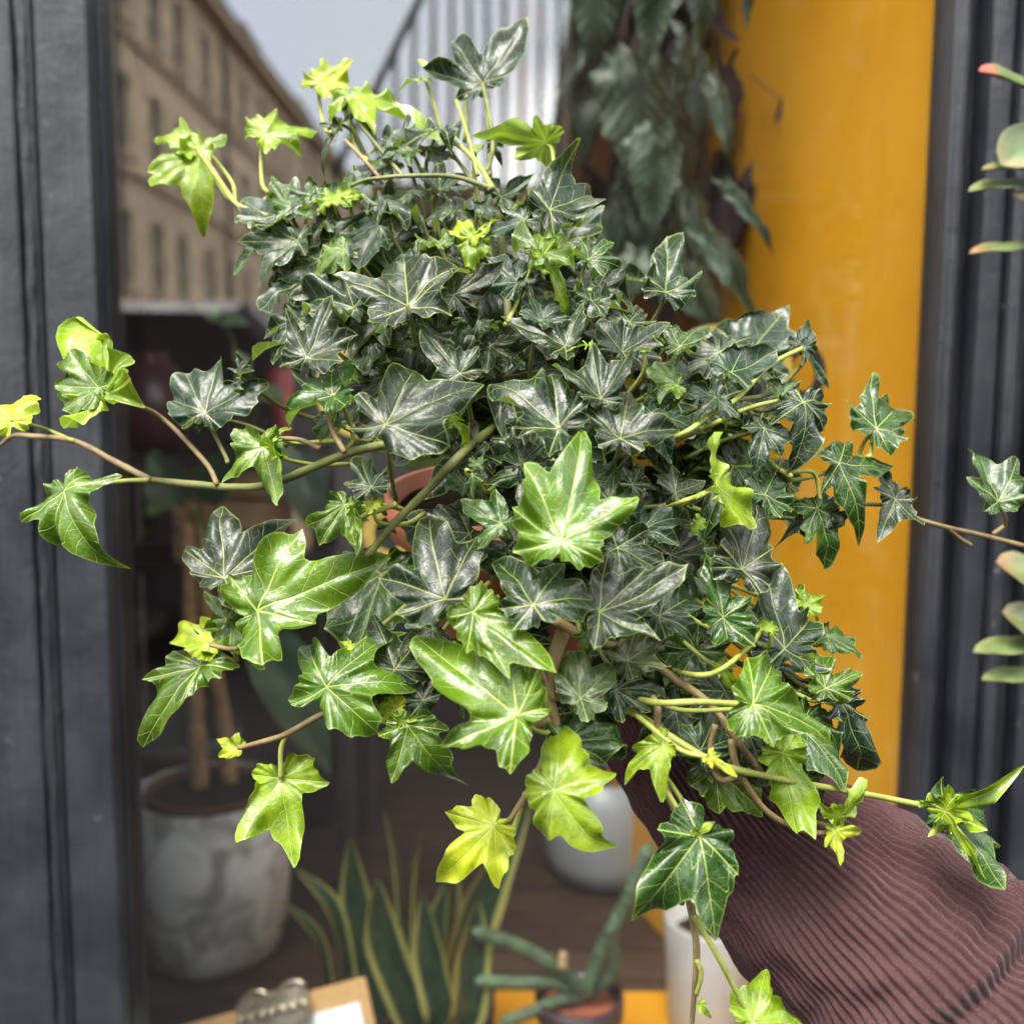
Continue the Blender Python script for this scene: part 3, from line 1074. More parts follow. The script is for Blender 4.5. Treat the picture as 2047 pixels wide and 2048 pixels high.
# dark nursery tray pot behind it
yb_ = 1.62
q = PY(345, 1480, yb_)
dp = thing('dark_nursery_pot', 'dark grey nursery pot standing behind the concrete pot', 'pot', (q.x, yb_, ZF))
lathe('pot_wall', [(0.07, 0.001), (0.10, q.z - ZF), (0.108, q.z - ZF), (0.108, q.z - ZF + 0.02), (0.10, q.z - ZF + 0.02), (0.09, q.z - ZF - 0.03), (0, q.z - ZF - 0.035)], (q.x, yb_, ZF), M['slate'], dp, 40)

# snake plant
ys = 1.04
sxp = PY(830, 2047, ys).x
sp = thing('snake_plant', 'snake plant with upright dark green blades edged in yellow', 'plant', (sxp, ys, ZF))
lathe('pot', [(0.055, 0.001), (0.066, 0.045), (0.070, 0.045), (0.070, 0.055), (0.063, 0.055), (0.06, 0.04), (0, 0.04)], (sxp, ys, ZF), M['dark_pot'], sp, 36)
soil_disc((sxp, ys, ZF + 0.042), 0.06, sp)


def blade(bx_, by_, tx_, ty_, mx_, my_, w_px, yy, face):
    b_, m_, t_ = PY(bx_, by_, yy), PY(mx_, my_, yy), PY(tx_, ty_, yy)
    root_ = Vector((sxp + (b_.x - sxp) * 0.35, ys + (yy - ys) * 0.5, ZF + 0.04))
    path = catmull([root_, b_, m_, t_], 8)
    m = len(path)
    W_ = w_px / SRC * yy
    vv, ff, at, uvv = [], [], [], []
    for i_ in range(m):
        f = i_ / (m - 1)
        T_ = (path[min(i_ + 1, m - 1)] - path[max(i_ - 1, 0)]).normalized()
        S_ = T_.cross(Vector((math.sin(face), -math.cos(face), 0))).normalized()
        N_ = S_.cross(T_)
        w = W_ * (0.55 + 0.45 * min(1, f * 2.5)) * min(1.0, (1 - f) * 3.2 + 0.03) ** 0.75
        for k in range(-4, 5):
            s = k / 4
            vv.append(path[i_] + S_ * (s * w / 2) + N_ * (-0.22 * w * (1 - s * s)))
            at.append((f, abs(s), 0))
            uvv.append((f * 1.2, s * 0.2, bx_ * 0.13))
    for i_ in range(m - 1):
        for k in range(8):
            a = i_ * 9 + k
            ff.append((a, a + 1, a + 10, a + 9))
    o = mesh_obj('blade', vv, ff, M['blade'], sp)
    for nm, dat in (('leafc', at), ('luv', uvv)):
        A = o.data.attributes.new(nm, 'FLOAT_VECTOR', 'POINT')
        A.data.foreach_set('vector', np.array(dat, dtype=np.float32).ravel())


for bl in ((760, 2040, 700, 1680, 715, 1830, 74, 1.06, 0.1), (830, 2045, 752, 1760, 770, 1890, 84, 1.02, 0.3), (805, 2030, 768, 1618, 795, 1770, 34, 1.08, -1.0),
           (815, 2030, 828, 1700, 815, 1850, 36, 1.07, 0.9), (900, 2040, 893, 1765, 870, 1880, 60, 1.05, -0.5), (900, 2045, 1058, 1610, 960, 1830, 92, 1.03, 0.15),
           (930, 2047, 955, 1800, 945, 1930, 78, 0.99, 0.1), (720, 2045, 590, 1735, 675, 1830, 40, 1.05, 0.9), (680, 2045, 560, 1800, 640, 1880, 26, 1.07, 1.0),
           (880, 2045, 845, 1790, 858, 1930, 80, 1.0, -0.2), (790, 2047, 845, 1660, 812, 1850, 26, 1.1, 1.1), (860, 2046, 915, 1720, 900, 1860, 44, 1.09, 0.6)):
    blade(*bl)

# small white pot
yw = 1.10
c_ = PY(1421, 1835, yw)
wp = thing('white_planter', 'small white cylindrical planter with soil below the arm', 'pot', (c_.x, yw, ZF + 0.0165))
hw = c_.z - ZF - 0.016
rw = 98 / SRC * yw * 0.98
lathe('pot_wall', [(rw * 0.86, 0.0), (rw * 0.9, 0.006), (rw, hw - 0.002), (rw * 0.985, hw + 0.001), (rw * 0.9, hw), (rw * 0.88, hw - 0.03), (0.0, hw - 0.032)], (c_.x, yw, ZF + 0.0165), M['white_pot'], wp, 56)
soil_disc((c_.x, yw, ZF + 0.016 + hw - 0.022), rw * 0.88, wp)

# pale bowl further back
yb2 = 1.50
c_ = PY(1208, 1700, yb2)
gb = thing('pale_bowl_planter', 'pale grey rounded bowl planter behind the hanging ivy', 'pot', (c_.x, yb2, ZF + 0.001))
rb = 0.094
lathe('pot_wall', [(rb * 0.62, 0.0), (rb * 0.85, 0.008), (rb * 0.97, 0.04), (rb * 1.0, 0.09), (rb * 0.96, 0.17), (rb * 0.9, 0.17), (rb * 0.9, 0.12), (0, 0.11)], (c_.x, yb2, ZF + 0.001), M['grey_bowl'], gb, 56)
soil_disc((c_.x, yb2, ZF + 0.145), rb * 0.88, gb)

# plum pot with rod-like cactus stems
ycq = 1.02
c_ = PY(1158, 1990, ycq)
ct = thing('stick_cactus', 'plum-coloured pot with ribbed rod-like cactus stems', 'cactus', (c_.x, ycq, ZF + 0.0165))
hc = c_.z - ZF - 0.016
lathe('pot', [(0.034, 0), (0.044, hc - 0.02), (0.047, hc - 0.02), (0.047, hc), (0.041, hc), (0.039, hc - 0.02), (0, hc - 0.02)], (c_.x, ycq, ZF + 0.0165), M['dark_pot'], ct, 40)
soil_disc((c_.x, ycq, ZF + 0.016 + hc - 0.012), 0.039, ct).data.materials[0] = M['terracotta']
root_ = PY(1170, 1965, ycq)
for pts, r_ in (([(1175, 1985), (1205, 1900), (1260, 1790), (1300, 1690)], 0.0085), ([(1165, 1985), (1120, 1940), (1030, 1890), (945, 1862)], 0.0075),
                ([(1160, 1990), (1110, 1968), (1040, 1966), (950, 1962)], 0.0065), ([(1160, 1995), (1120, 2000), (1060, 2025), (1000, 2047)], 0.0065), ([(1190, 1985), (1228, 1940), (1225, 1890), (1222, 1850)], 0.006)):
    path = catmull([PY(a, b, ycq - 0.01 * k) for k, (a, b) in enumerate(pts)], 16)
    m = len(path)
    v_, f_ = tube_geo(path, [r_ * (1 + 0.14 * math.sin(i_ * 2.1)) * min(1, (m - i_) / 5 + 0.3) for i_ in range(m)], 10)
    mesh_obj('stem', v_, f_, M['cactus'], ct)
tube('dried_tip', [PY(1125, 1935, ycq - 0.02), PY(1126, 1905, ycq - 0.02)], 0.006, 0.004, M['crate'], ct, 4, 8)

# clipboard with paper and bulldog clip
yk = 0.93
c0 = PY(731, 1952, yk)
ck = thing('clipboard', 'tan clipboard with white paper under a metal bulldog clip', 'clipboard', PY(560, 2047, yk))
ex = (PY(360, 2052, yk) - c0).normalized()
ez = Vector((0, 0.35, 1)).normalized()
ez = (ez - ex * ez.dot(ex)).normalized()
en = ex.cross(ez)
if en.y > 0:
    en = -en


def slab(name, u0, u1, w0, w1, d0, d1, mat, parent, bev=0.001):
    bm = bmesh.new()
    bmesh.ops.create_cube(bm, size=1.0)
    bmesh.ops.scale(bm, vec=(u1 - u0, w1 - w0, d1 - d0), verts=bm.verts)
    bmesh.ops.bevel(bm, geom=list(bm.edges), offset=bev, segments=2, affect='EDGES')
    ctr = c0 + ex * (u0 + u1) / 2 - ez * (w0 + w1) / 2 + en * (d0 + d1) / 2
    Mx = Matrix((( ex.x, -ez.x, en.x, ctr.x), (ex.y, -ez.y, en.y, ctr.y), (ex.z, -ez.z, en.z, ctr.z), (0, 0, 0, 1)))
    bm.transform(Mx)
    bmesh.ops.recalc_face_normals(bm, faces=bm.faces)
    me = bpy.data.meshes.new(name)
    bm.to_mesh(me)
    bm.free()
    me.materials.append(mat)
    o = link(bpy.data.objects.new(name, me))
    put(o, parent)
    return o


slab('board', 0, 0.20, 0, 0.17, 0, 0.004, M['card'], ck, 0.0015)
slab('paper', 0.010, 0.19, 0.020, 0.168, 0.0045, 0.0052, M['paper'], ck, 0.0002)
clip = slab('bulldog_clip', 0.055, 0.125, -0.010, 0.026, 0.0055, 0.017, M['metal'], ck, 0.004)
for u in (0.068, 0.105):
    pts = [c0 + ex * (u + 0.012 * math.cos(a)) - ez * (-0.008 - 0.006 * math.sin(a)) + en * 0.014 for a in [math.pi * k / 6 for k in range(7)]]
    tube('wire_loop', pts, 0.0022, 0.0022, M['metal'], clip, 4, 8)
for k in range(7):
    pp = c0 + ex * (0.058 + 0.0105 * k) - ez * 0.008 + en * (0.017 + 0.002 * (k % 2))
    bm = bmesh.new()
    bmesh.ops.create_icosphere(bm, subdivisions=2, radius=0.0052)
    bmesh.ops.scale(bm, vec=(1, 0.8, 1.15), verts=bm.verts)
    bmesh.ops.translate(bm, vec=pp, verts=bm.verts)
    me = bpy.data.meshes.new('rivet')
    bm.to_mesh(me)
    bm.free()
    me.materials.append(M['metal'])
    put(link(bpy.data.objects.new('rivet', me)), clip)

# plant stand with shelf, crate, burgundy jar, red cup and round-leaved cuttings
yst = 1.52
z1 = PY(400, 905, yst).z
z2 = PY(400, 1110, yst).z
xa_, xb_ = PY(180, 900, yst).x, PY(720, 900, yst).x
st = thing('plant_stand', 'dark wooden plant stand behind the glass with one upper and one lower shelf', 'shelf', ((xa_ + xb_) / 2, yst, ZF))
box('shelf_board', (xa_, yst - 0.08, z1 - 0.016), (xb_, yst + 0.12, z1), M['shelf'], st, bevel=0.002)
box('shelf_board', (xa_, yst - 0.08, z2 - 0.016), (xb_, yst + 0.12, z2), M['shelf'], st, bevel=0.002)
for xx in (xa_ + 0.002, xb_ - 0.022):
    for yy in (yst - 0.1, yst + 0.121):
        box('leg', (xx, yy, ZF + 0.001), (xx + 0.02, yy + 0.018, z1 + 0.02), M['shelf'], st, bevel=0.002)
q0, q1 = PY(352, 1105, yst - 0.06), PY(585, 930, yst - 0.06)
cb = thing('wooden_crate', 'small pale wooden crate on the lower shelf of the plant stand', 'crate', ((q0.x + q1.x) / 2, yst, z2 + 0.001))
hs = (q1.z - z2 - 0.002) / 3
for k in range(3):
    box('slat', (q0.x, yst - 0.07, z2 + 0.002 + hs * k), (q1.x, yst - 0.062, z2 + 0.002 + hs * (k + 1) - 0.006), M['crate'], cb, bevel=0.001)
    box('slat', (q0.x, yst + 0.062, z2 + 0.002 + hs * k), (q1.x, yst + 0.07, z2 + 0.002 + hs * (k + 1) - 0.006), M['crate'], cb, bevel=0.001)
for xx in (q0.x + 0.001, q1.x - 0.013):
    box('end_board', (xx, yst - 0.061, z2 + 0.001), (xx + 0.012, yst + 0.061, q1.z - 0.008), M['crate'], cb, bevel=0.001)
c_ = PY(300, 800, yst)
bj = thing('burgundy_jar', 'rounded burgundy glazed jar beside the dark pilaster', 'jar', (c_.x, yst, z1 + 0.001))
hj = PY(300, 705, yst).z - z1
lathe('jar_wall', [(0.03, 0), (0.052, 0.012), (0.066, hj * 0.38), (0.062, hj * 0.6), (0.040, hj * 0.85), (0.026, hj * 0.93), (0.028, hj), (0.022, hj), (0.02, hj * 0.9)], (c_.x, yst, z1 + 0.001), M['burg'], bj, 40)
c_ = PY(560, 760, yst)
rc = thing('red_cup', 'small red cup showing between the ivy leaves', 'cup', (c_.x, yst, z1 + 0.001))
hr = PY(556, 685, yst).z - z1
lathe('cup_wall', [(0.012, 0), (0.019, hr * .75), (0.017, hr * .75), (0.011, 0.006), (0, 0.006)], (c_.x, yst, z1 + 0.001), M['red'], rc, 32)
pe = thing('round_leaved_cutting', 'seedling with pale round leaves behind the glass', 'plant', PY(480, 905, yst - 0.04))
bse = PY(480, 905, yst - 0.04)
lathe('pot', [(0.018, 0.001), (0.024, 0.035), (0.021, 0.035), (0.018, 0.028), (0, 0.028)], (bse.x, bse.y, z1), M['slate'], pe, 24)
for (bx_, by_, tx_, ty_, w_) in ((438, 640, 392, 610, 0.034), (440, 642, 497, 648, 0.030), (515, 790, 573, 793, 0.040), (498, 740, 470, 700, 0.02), (545, 880, 590, 940, 0.035)):
    lf = simple_leaf('leaf', PY(bx_, by_, yst - 0.06), PY(tx_, ty_, yst - 0.07), w_, (0.1, -0.7, 0.8), M['pale_leaf'], pe, 0.03, 0.2)
    tube('petiole', [PY(bx_, by_, yst - 0.06), PY((bx_ + 480) / 2 + 8, by_ + 60, yst - 0.05), bse + Vector((0, 0, 0.02))], 0.0028, 0.0032, M['dark_stem'], lf, 8, 8)

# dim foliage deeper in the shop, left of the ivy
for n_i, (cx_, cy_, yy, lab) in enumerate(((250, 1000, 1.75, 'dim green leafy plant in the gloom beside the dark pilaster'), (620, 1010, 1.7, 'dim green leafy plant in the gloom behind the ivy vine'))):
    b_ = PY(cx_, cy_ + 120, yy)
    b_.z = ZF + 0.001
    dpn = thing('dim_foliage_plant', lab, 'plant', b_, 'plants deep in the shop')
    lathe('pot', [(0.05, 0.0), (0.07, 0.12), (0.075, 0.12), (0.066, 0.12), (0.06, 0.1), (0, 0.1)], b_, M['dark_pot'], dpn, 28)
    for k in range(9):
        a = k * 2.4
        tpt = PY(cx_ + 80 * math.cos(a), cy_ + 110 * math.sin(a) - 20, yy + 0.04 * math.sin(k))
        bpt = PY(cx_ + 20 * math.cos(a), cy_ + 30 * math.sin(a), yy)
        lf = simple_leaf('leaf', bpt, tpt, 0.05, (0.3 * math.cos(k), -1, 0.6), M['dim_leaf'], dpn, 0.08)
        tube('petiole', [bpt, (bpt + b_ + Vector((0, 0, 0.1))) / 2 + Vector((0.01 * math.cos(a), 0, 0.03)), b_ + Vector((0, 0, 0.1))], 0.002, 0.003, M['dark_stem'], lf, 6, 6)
# ================================================================== leaves
TAU = 2 * math.pi


def leaf_geo(lobes, seed, hem=0.0, body=0.0, curlk=1.0, wave=0.045, fold=0.1, cup=0.0, bend=0.3, roll=0.0, twist=0.0, quilt=0.2, nang=108, veins=None, base_r=0.15, wavef=1.0, nrad=12):
    """lobed leaf in unit length: base at the origin, tip along +y, upper face +z.
    lobes: (angle rad clockwise from tip, length, half tip angle rad)"""
    rg = random.Random(seed)
    vang = [l[0] for l in lobes] if veins is None else veins
    ang = sorted(set([round(-math.pi + TAU * (i + 0.5) / nang, 5) for i in range(nang)] + [round(((a + math.pi) % TAU) - math.pi, 5) for a in vang]))
    ph = [rg.uniform(0, TAU) for _ in range(8)]
    bulge = rg.uniform(0.0, 0.12)

    def wrap(a):
        return abs(((a + math.pi) % TAU) - math.pi)

    rr = []
    for th in ang:
        acc = base_r ** 11 + (body * (0.86 + 0.14 * math.cos(th))) ** 11
        for (a, Lg, be) in lobes:
            d = wrap(th - a)
            if d < R(105):
                dd = d * (0.92 - bulge * math.sin(min(d / 0.7, 1) * math.pi))
                tri = math.sin(be) / math.sin(min(be + dd, R(150)))
                cvx = max(0.0, 1 - .58 * (d / (be * 1.32)) ** 1.12)
                r = Lg * ((.42 * tri + .58 * cvx) if body else tri)
                acc += max(r, 0) ** 11
        r = acc ** (1 / 11)
        # notch at the petiole
        back = wrap(th - math.pi)
        r *= 0.42 + 0.58 * min(1, back / 0.75) ** 0.8
        r *= 1 + (0.042 * math.sin(13 * th + ph[0]) + 0.030 * math.sin(21 * th + ph[1]) + 0.010 * math.sin(34 * th + ph[2])) * (1 if body else .5)
        rr.append(r)
    if nrad >= 12:
        ts = [0.0, 0.06, 0.15, 0.26, 0.38, 0.5, 0.62, 0.73, 0.82, 0.9, 0.96, 1.0]
    else:
        ts = [0.0, 0.12, 0.3, 0.5, 0.7, 0.86, 0.96, 1.0]
    n = len(ang)
    V, A, U = [], [], []
    so = rg.uniform(0, 50)
    k1, k2 = rg.randint(5, 8), rg.randint(10, 15)
    curl = [rg.uniform(-1.15, .5) * curlk for _ in vang]
    for ti, t in enumerate(ts):
        for j in range(n if ti else 1):
            th, r = ang[j], rr[j] * t
            hv = 0.0
            if hem:
                mh = max(0.0, t - .76) / .24
                hv = hem * max(0.0, math.sin(2 * th + ph[6]) + .3 * math.sin(5 * th + ph[7])) * mh * mh
                r *= 1 - .20 * min(hv, 1.1)
            x, y = r * math.sin(th), r * math.cos(th)
            bi = min(range(len(vang)), key=lambda q_: wrap(th - vang[q_]))
            best = wrap(th - vang[bi])
            dist = r * math.sin(min(best, 1.57))
            along = r * math.cos(min(best, 1.57))
            A.append((along, dist, t))
            U.append((x, y, so))
            z = quilt * 0.11 * dist * dist / (dist * dist + .0018) * min(1, r * 2.0) if quilt else 0
            z += fold * abs(x) + cup * (x * x + y * y)
            m = t ** 3.0
            z += wave * m * (1.15 * math.sin(k1 * th * wavef + ph[3]) + 0.75 * math.sin(k2 * th * wavef + ph[4]) + 0.25 * math.sin(23 * th + ph[5])) * min(1, 0.35 + rr[j])
            z += 0.085 * mnoise.noise(Vector((x * 2.3 + so, y * 2.3, 1.7))) + 0.045 * mnoise.noise(Vector((x * 5 + so, y * 5, 4.7)))
            if body:
                z += curl[bi] * max(0.0, r - .42) ** 2 + .085 * hv
            # roll sides about the midrib
            if abs(roll) > 1e-3:
                a = roll * x
                x, z = math.sin(a) / roll - z * math.sin(a), (1 - math.cos(a)) / roll + z * math.cos(a)
            # bend the tip back
            if abs(bend) > 1e-3:
                a = bend * y
                y, z = math.sin(a) / bend + z * math.sin(a), -(1 - math.cos(a)) / bend + z * math.cos(a)
            if twist:
                a = twist * y
                x, z = x * math.cos(a) - z * math.sin(a), x * math.sin(a) + z * math.cos(a)
            V.append((x, y, z))
    F = []
    for j in range(n):
        F.append((0, 1 + (j + 1) % n, 1 + j))
    for ti in range(1, len(ts) - 1):
        a0, a1 = 1 + (ti - 1) * n, 1 + ti * n
        for j in range(n):
            j2 = (j + 1) % n
            F.append((a0 + j, a0 + j2, a1 + j2, a1 + j))
    return V, F, A, U


def leaf_mesh(name, geo, mat):
    V, F, A, U = geo
    me = bpy.data.meshes.new(name)
    me.from_pydata(V, [], F)
    me.update()
    me.polygons.foreach_set('use_smooth', [True] * len(me.polygons))
    for nm, dat in (('leafc', A), ('luv', U)):
        at = me.attributes.new(nm, 'FLOAT_VECTOR', 'POINT')
        at.data.foreach_set('vector', np.array(dat, dtype=np.float32).ravel())
    me.materials.append(mat)
    return me


TYPES = {
    'S': [(0, 1, 25), (54, .76, 27), (-54, .76, 27), (112, .50, 36), (-112, .50, 36)],
    'T': [(0, 1, 22), (62, .60, 30), (-62, .60, 30), (120, .42, 40), (-120, .42, 40)],
    'K': [(0, 1, 37), (52, .66, 46), (-52, .66, 46), (115, .44, 48), (-115, .44, 48)],
    'N': [(0, 1, 17), (52, .42, 26), (-52, .42, 26), (118, .30, 40), (-118, .30, 40)],
    'Y': [(0, 1, 30), (72, .70, 30), (-72, .70, 30), (125, .40, 45), (-125, .40, 45)],
}
TONE = {
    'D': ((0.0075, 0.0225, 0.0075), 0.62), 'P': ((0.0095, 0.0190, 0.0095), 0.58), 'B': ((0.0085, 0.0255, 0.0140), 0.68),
    'M': ((0.016, 0.050, 0.006), 0.80), 'G': ((0.046, 0.100, 0.003), 0.95), 'L': ((0.145, 0.235, 0.005), 0.85),
    'Y': ((0.25, 0.32, 0.010), 0.65), 'O': ((0.035, 0.055, 0.016), 0.6),
}
CX, CY = 1060.0, 1010.0


def Zs(px, py):
    dx, dy = (px - CX) / 1000, (py - CY) / 1000
    a = min(1, max(0, (px - 1230) / 200.0)) * min(1, max(0, (py - 1300) / 150.0))
    return 0.41 + 0.10 * dx * dx + (0.15 * dy * dy if dy < 0 else 0.02 * dy * dy) - .034 * a


POT_Z = 0.535
pot_top = P(1030, 900, POT_Z)
ivy = thing('potted_ivy', 'bushy trailing ivy with lobed dark and lime leaves, held up in an orange pot', 'ivy plant', P(1030, 1330, POT_Z))
CENTRE = P(1040, 1000, POT_Z - 0.02)
CAM3 = CAM.to_3x3()
leaf_seed = [100]


def ivy_leaf(bx, by, tx, ty, tone='D', typ='S', n=None, lobes=None, dz=0.0, z=None, pet=True, root=None, parent=None, plen=0.038, **kw):
    leaf_seed[0] += 1
    rg = random.Random(leaf_seed[0])
    px, py = bx, by
    Z = (Zs(px, py) if z is None else z) + dz
    dx, dy = (px - CX) / 1000, (py - CY) / 1000
    if n is None:
        N = Vector((0.45 * dx + rg.uniform(-.2, .2), 0.42 + rg.uniform(-.18, .18) - 0.15 * dy, 0.85))
    else:
        N = Vector(n)
        if abs(N.z) > .7:
            jk = .45 if lobes else 1.0
            N.x += jk * rg.uniform(-.22, .22)
            N.y += jk * rg.uniform(-.16, .22)
    if N.z > .55:
        N.y += .10
    N.normalize()
    vx, vy = tx - bx, -(ty - by)

    def on_plane(a, b):
        return Vector((a, b, -(N.x * a + N.y * b) / N.z))
    T3 = on_plane(vx, vy)
    Lp = T3.length
    T = T3.normalized()
    S = T.cross(N)
    if lobes:
        lb = [(0.0, 1.0, R(kw.get('tipang', 25) * .80))]
        for (lx, ly) in lobes:
            q = on_plane(lx - bx, -(ly - by))
            an_ = math.atan2(q.dot(S), q.dot(T))
            bl_ = 1.75 if abs(an_) > R(92) else (1.25 if q.length / Lp < .5 else 1.0)
            lb.append((an_, q.length / Lp, R(rg.uniform(19, 25) * (1.7 if typ == 'K' else bl_))))
        # the blade's rounded base
        for a in (-118, 118):
            if all(abs(((a - math.degrees(l[0]) + 180) % 360) - 180) > 38 for l in lb):
                lb.append((R(a), 0.36, R(44)))
    else:
        lb = [(R(a + (rg.uniform(-7, 7) if a else 0)), l * (rg.uniform(.86, 1.14) if a else 1), R(b * (.76 if typ != 'K' else .9) * (1.5 if abs(a) > 92 else 1) * rg.uniform(.9, 1.1))) for (a, l, b) in TYPES[typ]]
    d = dict(wave=rg.uniform(.06, .11), fold=rg.uniform(-.10, .30), cup=rg.uniform(-.45, .20), bend=rg.uniform(-.15, .7), roll=rg.uniform(-.8, .5), twist=rg.uniform(-.45, .45), hem=0.0, body=.34 if typ != 'N' else .22, curlk=1.0)
    if tone in 'GLMB' and 'hem' not in kw and rg.random() < .6:
        d['hem'] = rg.uniform(.5, 1.1)
    if lobes:
        d['curlk'] = .6
    if 'wave' in kw:
        kw['wave'] = kw['wave'] * 1.9
    d.update({k: v for k, v in kw.items() if k in d})
    me = leaf_mesh('leaf', leaf_geo(lb, leaf_seed[0], **d), M['leaf'])
    o = link(bpy.data.objects.new('leaf', me))
    sc = Lp / SRC * Z * 1.05
    base = P(bx, by, Z)
    rot = CAM3 @ Matrix(((S.x, T.x, N.x), (S.y, T.y, N.y), (S.z, T.z, N.z)))
    o.matrix_basis = Matrix.Translation(base) @ rot.to_4x4() @ Matrix.Scale(sc, 4)
    (c, g) = TONE[tone]
    v = rg.uniform(.82, 1.2)
    o.color = (c[0] * v * rg.uniform(.92, 1.1), c[1] * v, c[2] * v * rg.uniform(.9, 1.15), max(0, min(1, g + rg.uniform(-.12, .12))))
    put(o, parent or ivy)
    # petiole
    if pet:
        Nw, Tw = (rot @ Vector((0, 0, 1))), (rot @ Vector((0, 1, 0)))
        if root is not None:
            end = root
            mid = (base + end) / 2 - Nw * 0.006 - Tw * 0.004
            pts = [base - Nw * 0.0008, base - Tw * 0.003 - Nw * 0.006, mid - Nw * 0.004, end]
        else:
            to = (CENTRE - base)
            end = base + to.normalized() * min(plen, to.length * 0.7) + Vector((0, 0.004, -0.004))
            pts = [base - Nw * 0.0008, base - Tw * 0.003 - Nw * 0.009, (base - Tw * 0.008 + end) / 2 - Nw * 0.006, end]
        tube('petiole', pts, 0.00085, 0.0011, M['green_stem' if tone in 'LYGM' else 'dark_stem'], o, 5, 7)
    return o


def px_root(px, py, dz=0.0):
    return P(px, py, Zs(px, py) + dz)


IL = ivy_leaf
flat = (0.1, 0.93, 0.34)
# ---- crown, far side (softly focused)
IL(640, 168, 696, 104, 'Y', 'K', n=(-.1, .42, .9), bend=.1, root=px_root(662, 265))
IL(707, 200, 868, 216, 'L', 'S', n=(0, .72, .68), root=px_root(735, 320))
IL(385, 288, 278, 236, 'L', 'Y', n=(-.1, .6, .75), root=px_root(470, 405), lobes=[(440, 262), (352, 240)])
IL(398, 300, 312, 388, 'L', 'Y', n=(-.3, .1, .9), root=px_root(470, 405), lobes=[(408, 450), (300, 350)])
IL(530, 268, 634, 208, 'L', 'K', n=(0, .5, .85), lobes=[(515, 205), (490, 280), (600, 280)], root=px_root(536, 385))
IL(880, 262, 742, 258, 'D', 'S', n=(0, .8, .55), root=px_root(980, 380))
IL(820, 300, 745, 330, 'M', 'T', n=(0, .6, .75))
IL(678, 245, 622, 335, 'D', 'N', n=(-.3, .3, .85))
IL(705, 215, 760, 290, 'M', 'N', n=(.2, .4, .8), dz=.012)
IL(584, 412, 533, 326, 'M', 'T', n=(-.1, .5, .8))
IL(640, 400, 612, 318, 'M', 'S', n=(.1, .5, .8), dz=.01)
IL(668, 402, 655, 340, 'L', 'S', n=(-.1, .4, .85))
IL(700, 398, 728, 372, 'L', 'K', n=(-.1, .4, .85))
IL(562, 437, 474, 385, 'B', 'K', n=(-.1, .7, .6))
IL(612, 432, 640, 395, 'M', 'K', n=(-.1, .7, .6))
IL(965, 168, 899, 60, 'B', 'S', n=(0, .12, .99), lobes=[(1048, 30), (836, 142), (916, 200), (1012, 150)], bend=.05, roll=.1, wave=.03, cup=0, twist=0, curlk=.2, root=px_root(978, 350))
IL(906, 130, 840, 106, 'L', 'K', n=(-.2, .8, .5), dz=.015)
IL(850, 158, 792, 158, 'L', 'N', n=(0, .9, .4), dz=.012)
IL(1092, 288, 946, 250, 'L', 'N', n=(0, .72, -.62), root=px_root(1102, 480), bend=.3, wave=.03, curlk=.2, hem=0)
IL(985, 285, 1002, 330, 'B', 'N', n=(.1, .2, .95))
IL(950, 300, 968, 270, 'L', 'N', n=(.1, .5, .8))
IL(1098, 422, 1228, 342, 'D', 'S', n=(.2, .35, .85), lobes=[(1133, 296), (1164, 428), (1062, 372)], dz=-.01, root=px_root(1110, 520))
IL(960, 414, 1040, 384, 'B', 'S', n=(0, .75, .6))
IL(905, 420, 862, 375, 'D', 'S', n=(0, .7, .6))
IL(1050, 436, 955, 476, 'B', 'S', n=(-.1, .55, .8), lobes=[(1000, 402), (1060, 405)])
IL(760, 412, 870, 392, 'B', 'K', n=(0, .75, .6))
IL(758, 450, 662, 458, 'B', 'K', n=(-.2, .35, .9), lobes=[(700, 400), (760, 395), (720, 545)], bend=.5)
IL(595, 480, 482, 484, 'D', 'S', n=(-.2, .5, .8), lobes=[(520, 548), (540, 445)])
IL(520, 490, 462, 545, 'M', 'N', n=(-.4, .2, .85), dz=.015)
IL(575, 520, 520, 610, 'M', 'T', n=(-.2, .1, .95), dz=.03)
IL(688, 498, 628, 538, 'G', 'K', n=(-.1, .2, .95), roll=.6)
IL(700, 480, 738, 520, 'O', 'K', n=(.1, .3, .9), dz=.01)
IL(860, 300, 905, 250, 'D', 'S', n=(.1, .6, .75), dz=.004)
IL(800, 285, 745, 240, 'B', 'S', n=(-.1, .6, .75), dz=.006)
IL(770, 330, 700, 300, 'D', 'K', n=(-.1, .55, .8), dz=.004)
IL(880, 375, 940, 330, 'D', 'S', n=(.1, .55, .8), dz=.010)
IL(700, 380, 610, 360, 'M', 'S', n=(-.1, .55, .8), dz=.010)
IL(820, 385, 760, 345, 'D', 'S', n=(0, .6, .75), dz=.008)
IL(650, 440, 570, 470, 'D', 'S', n=(-.2, .5, .8), dz=.006)
IL(1000, 395, 1060, 350, 'D', 'T', n=(.1, .5, .8), dz=.012)
IL(945, 912, 872, 880, 'D', 'S', n=(-.1, .3, .9), dz=.006)
IL(930, 968, 885, 930, 'M', 'K', n=(-.1, .3, .9), dz=.004)
IL(905, 880, 850, 915, 'D', 'K', n=(-.1, .35, .9), dz=.010)
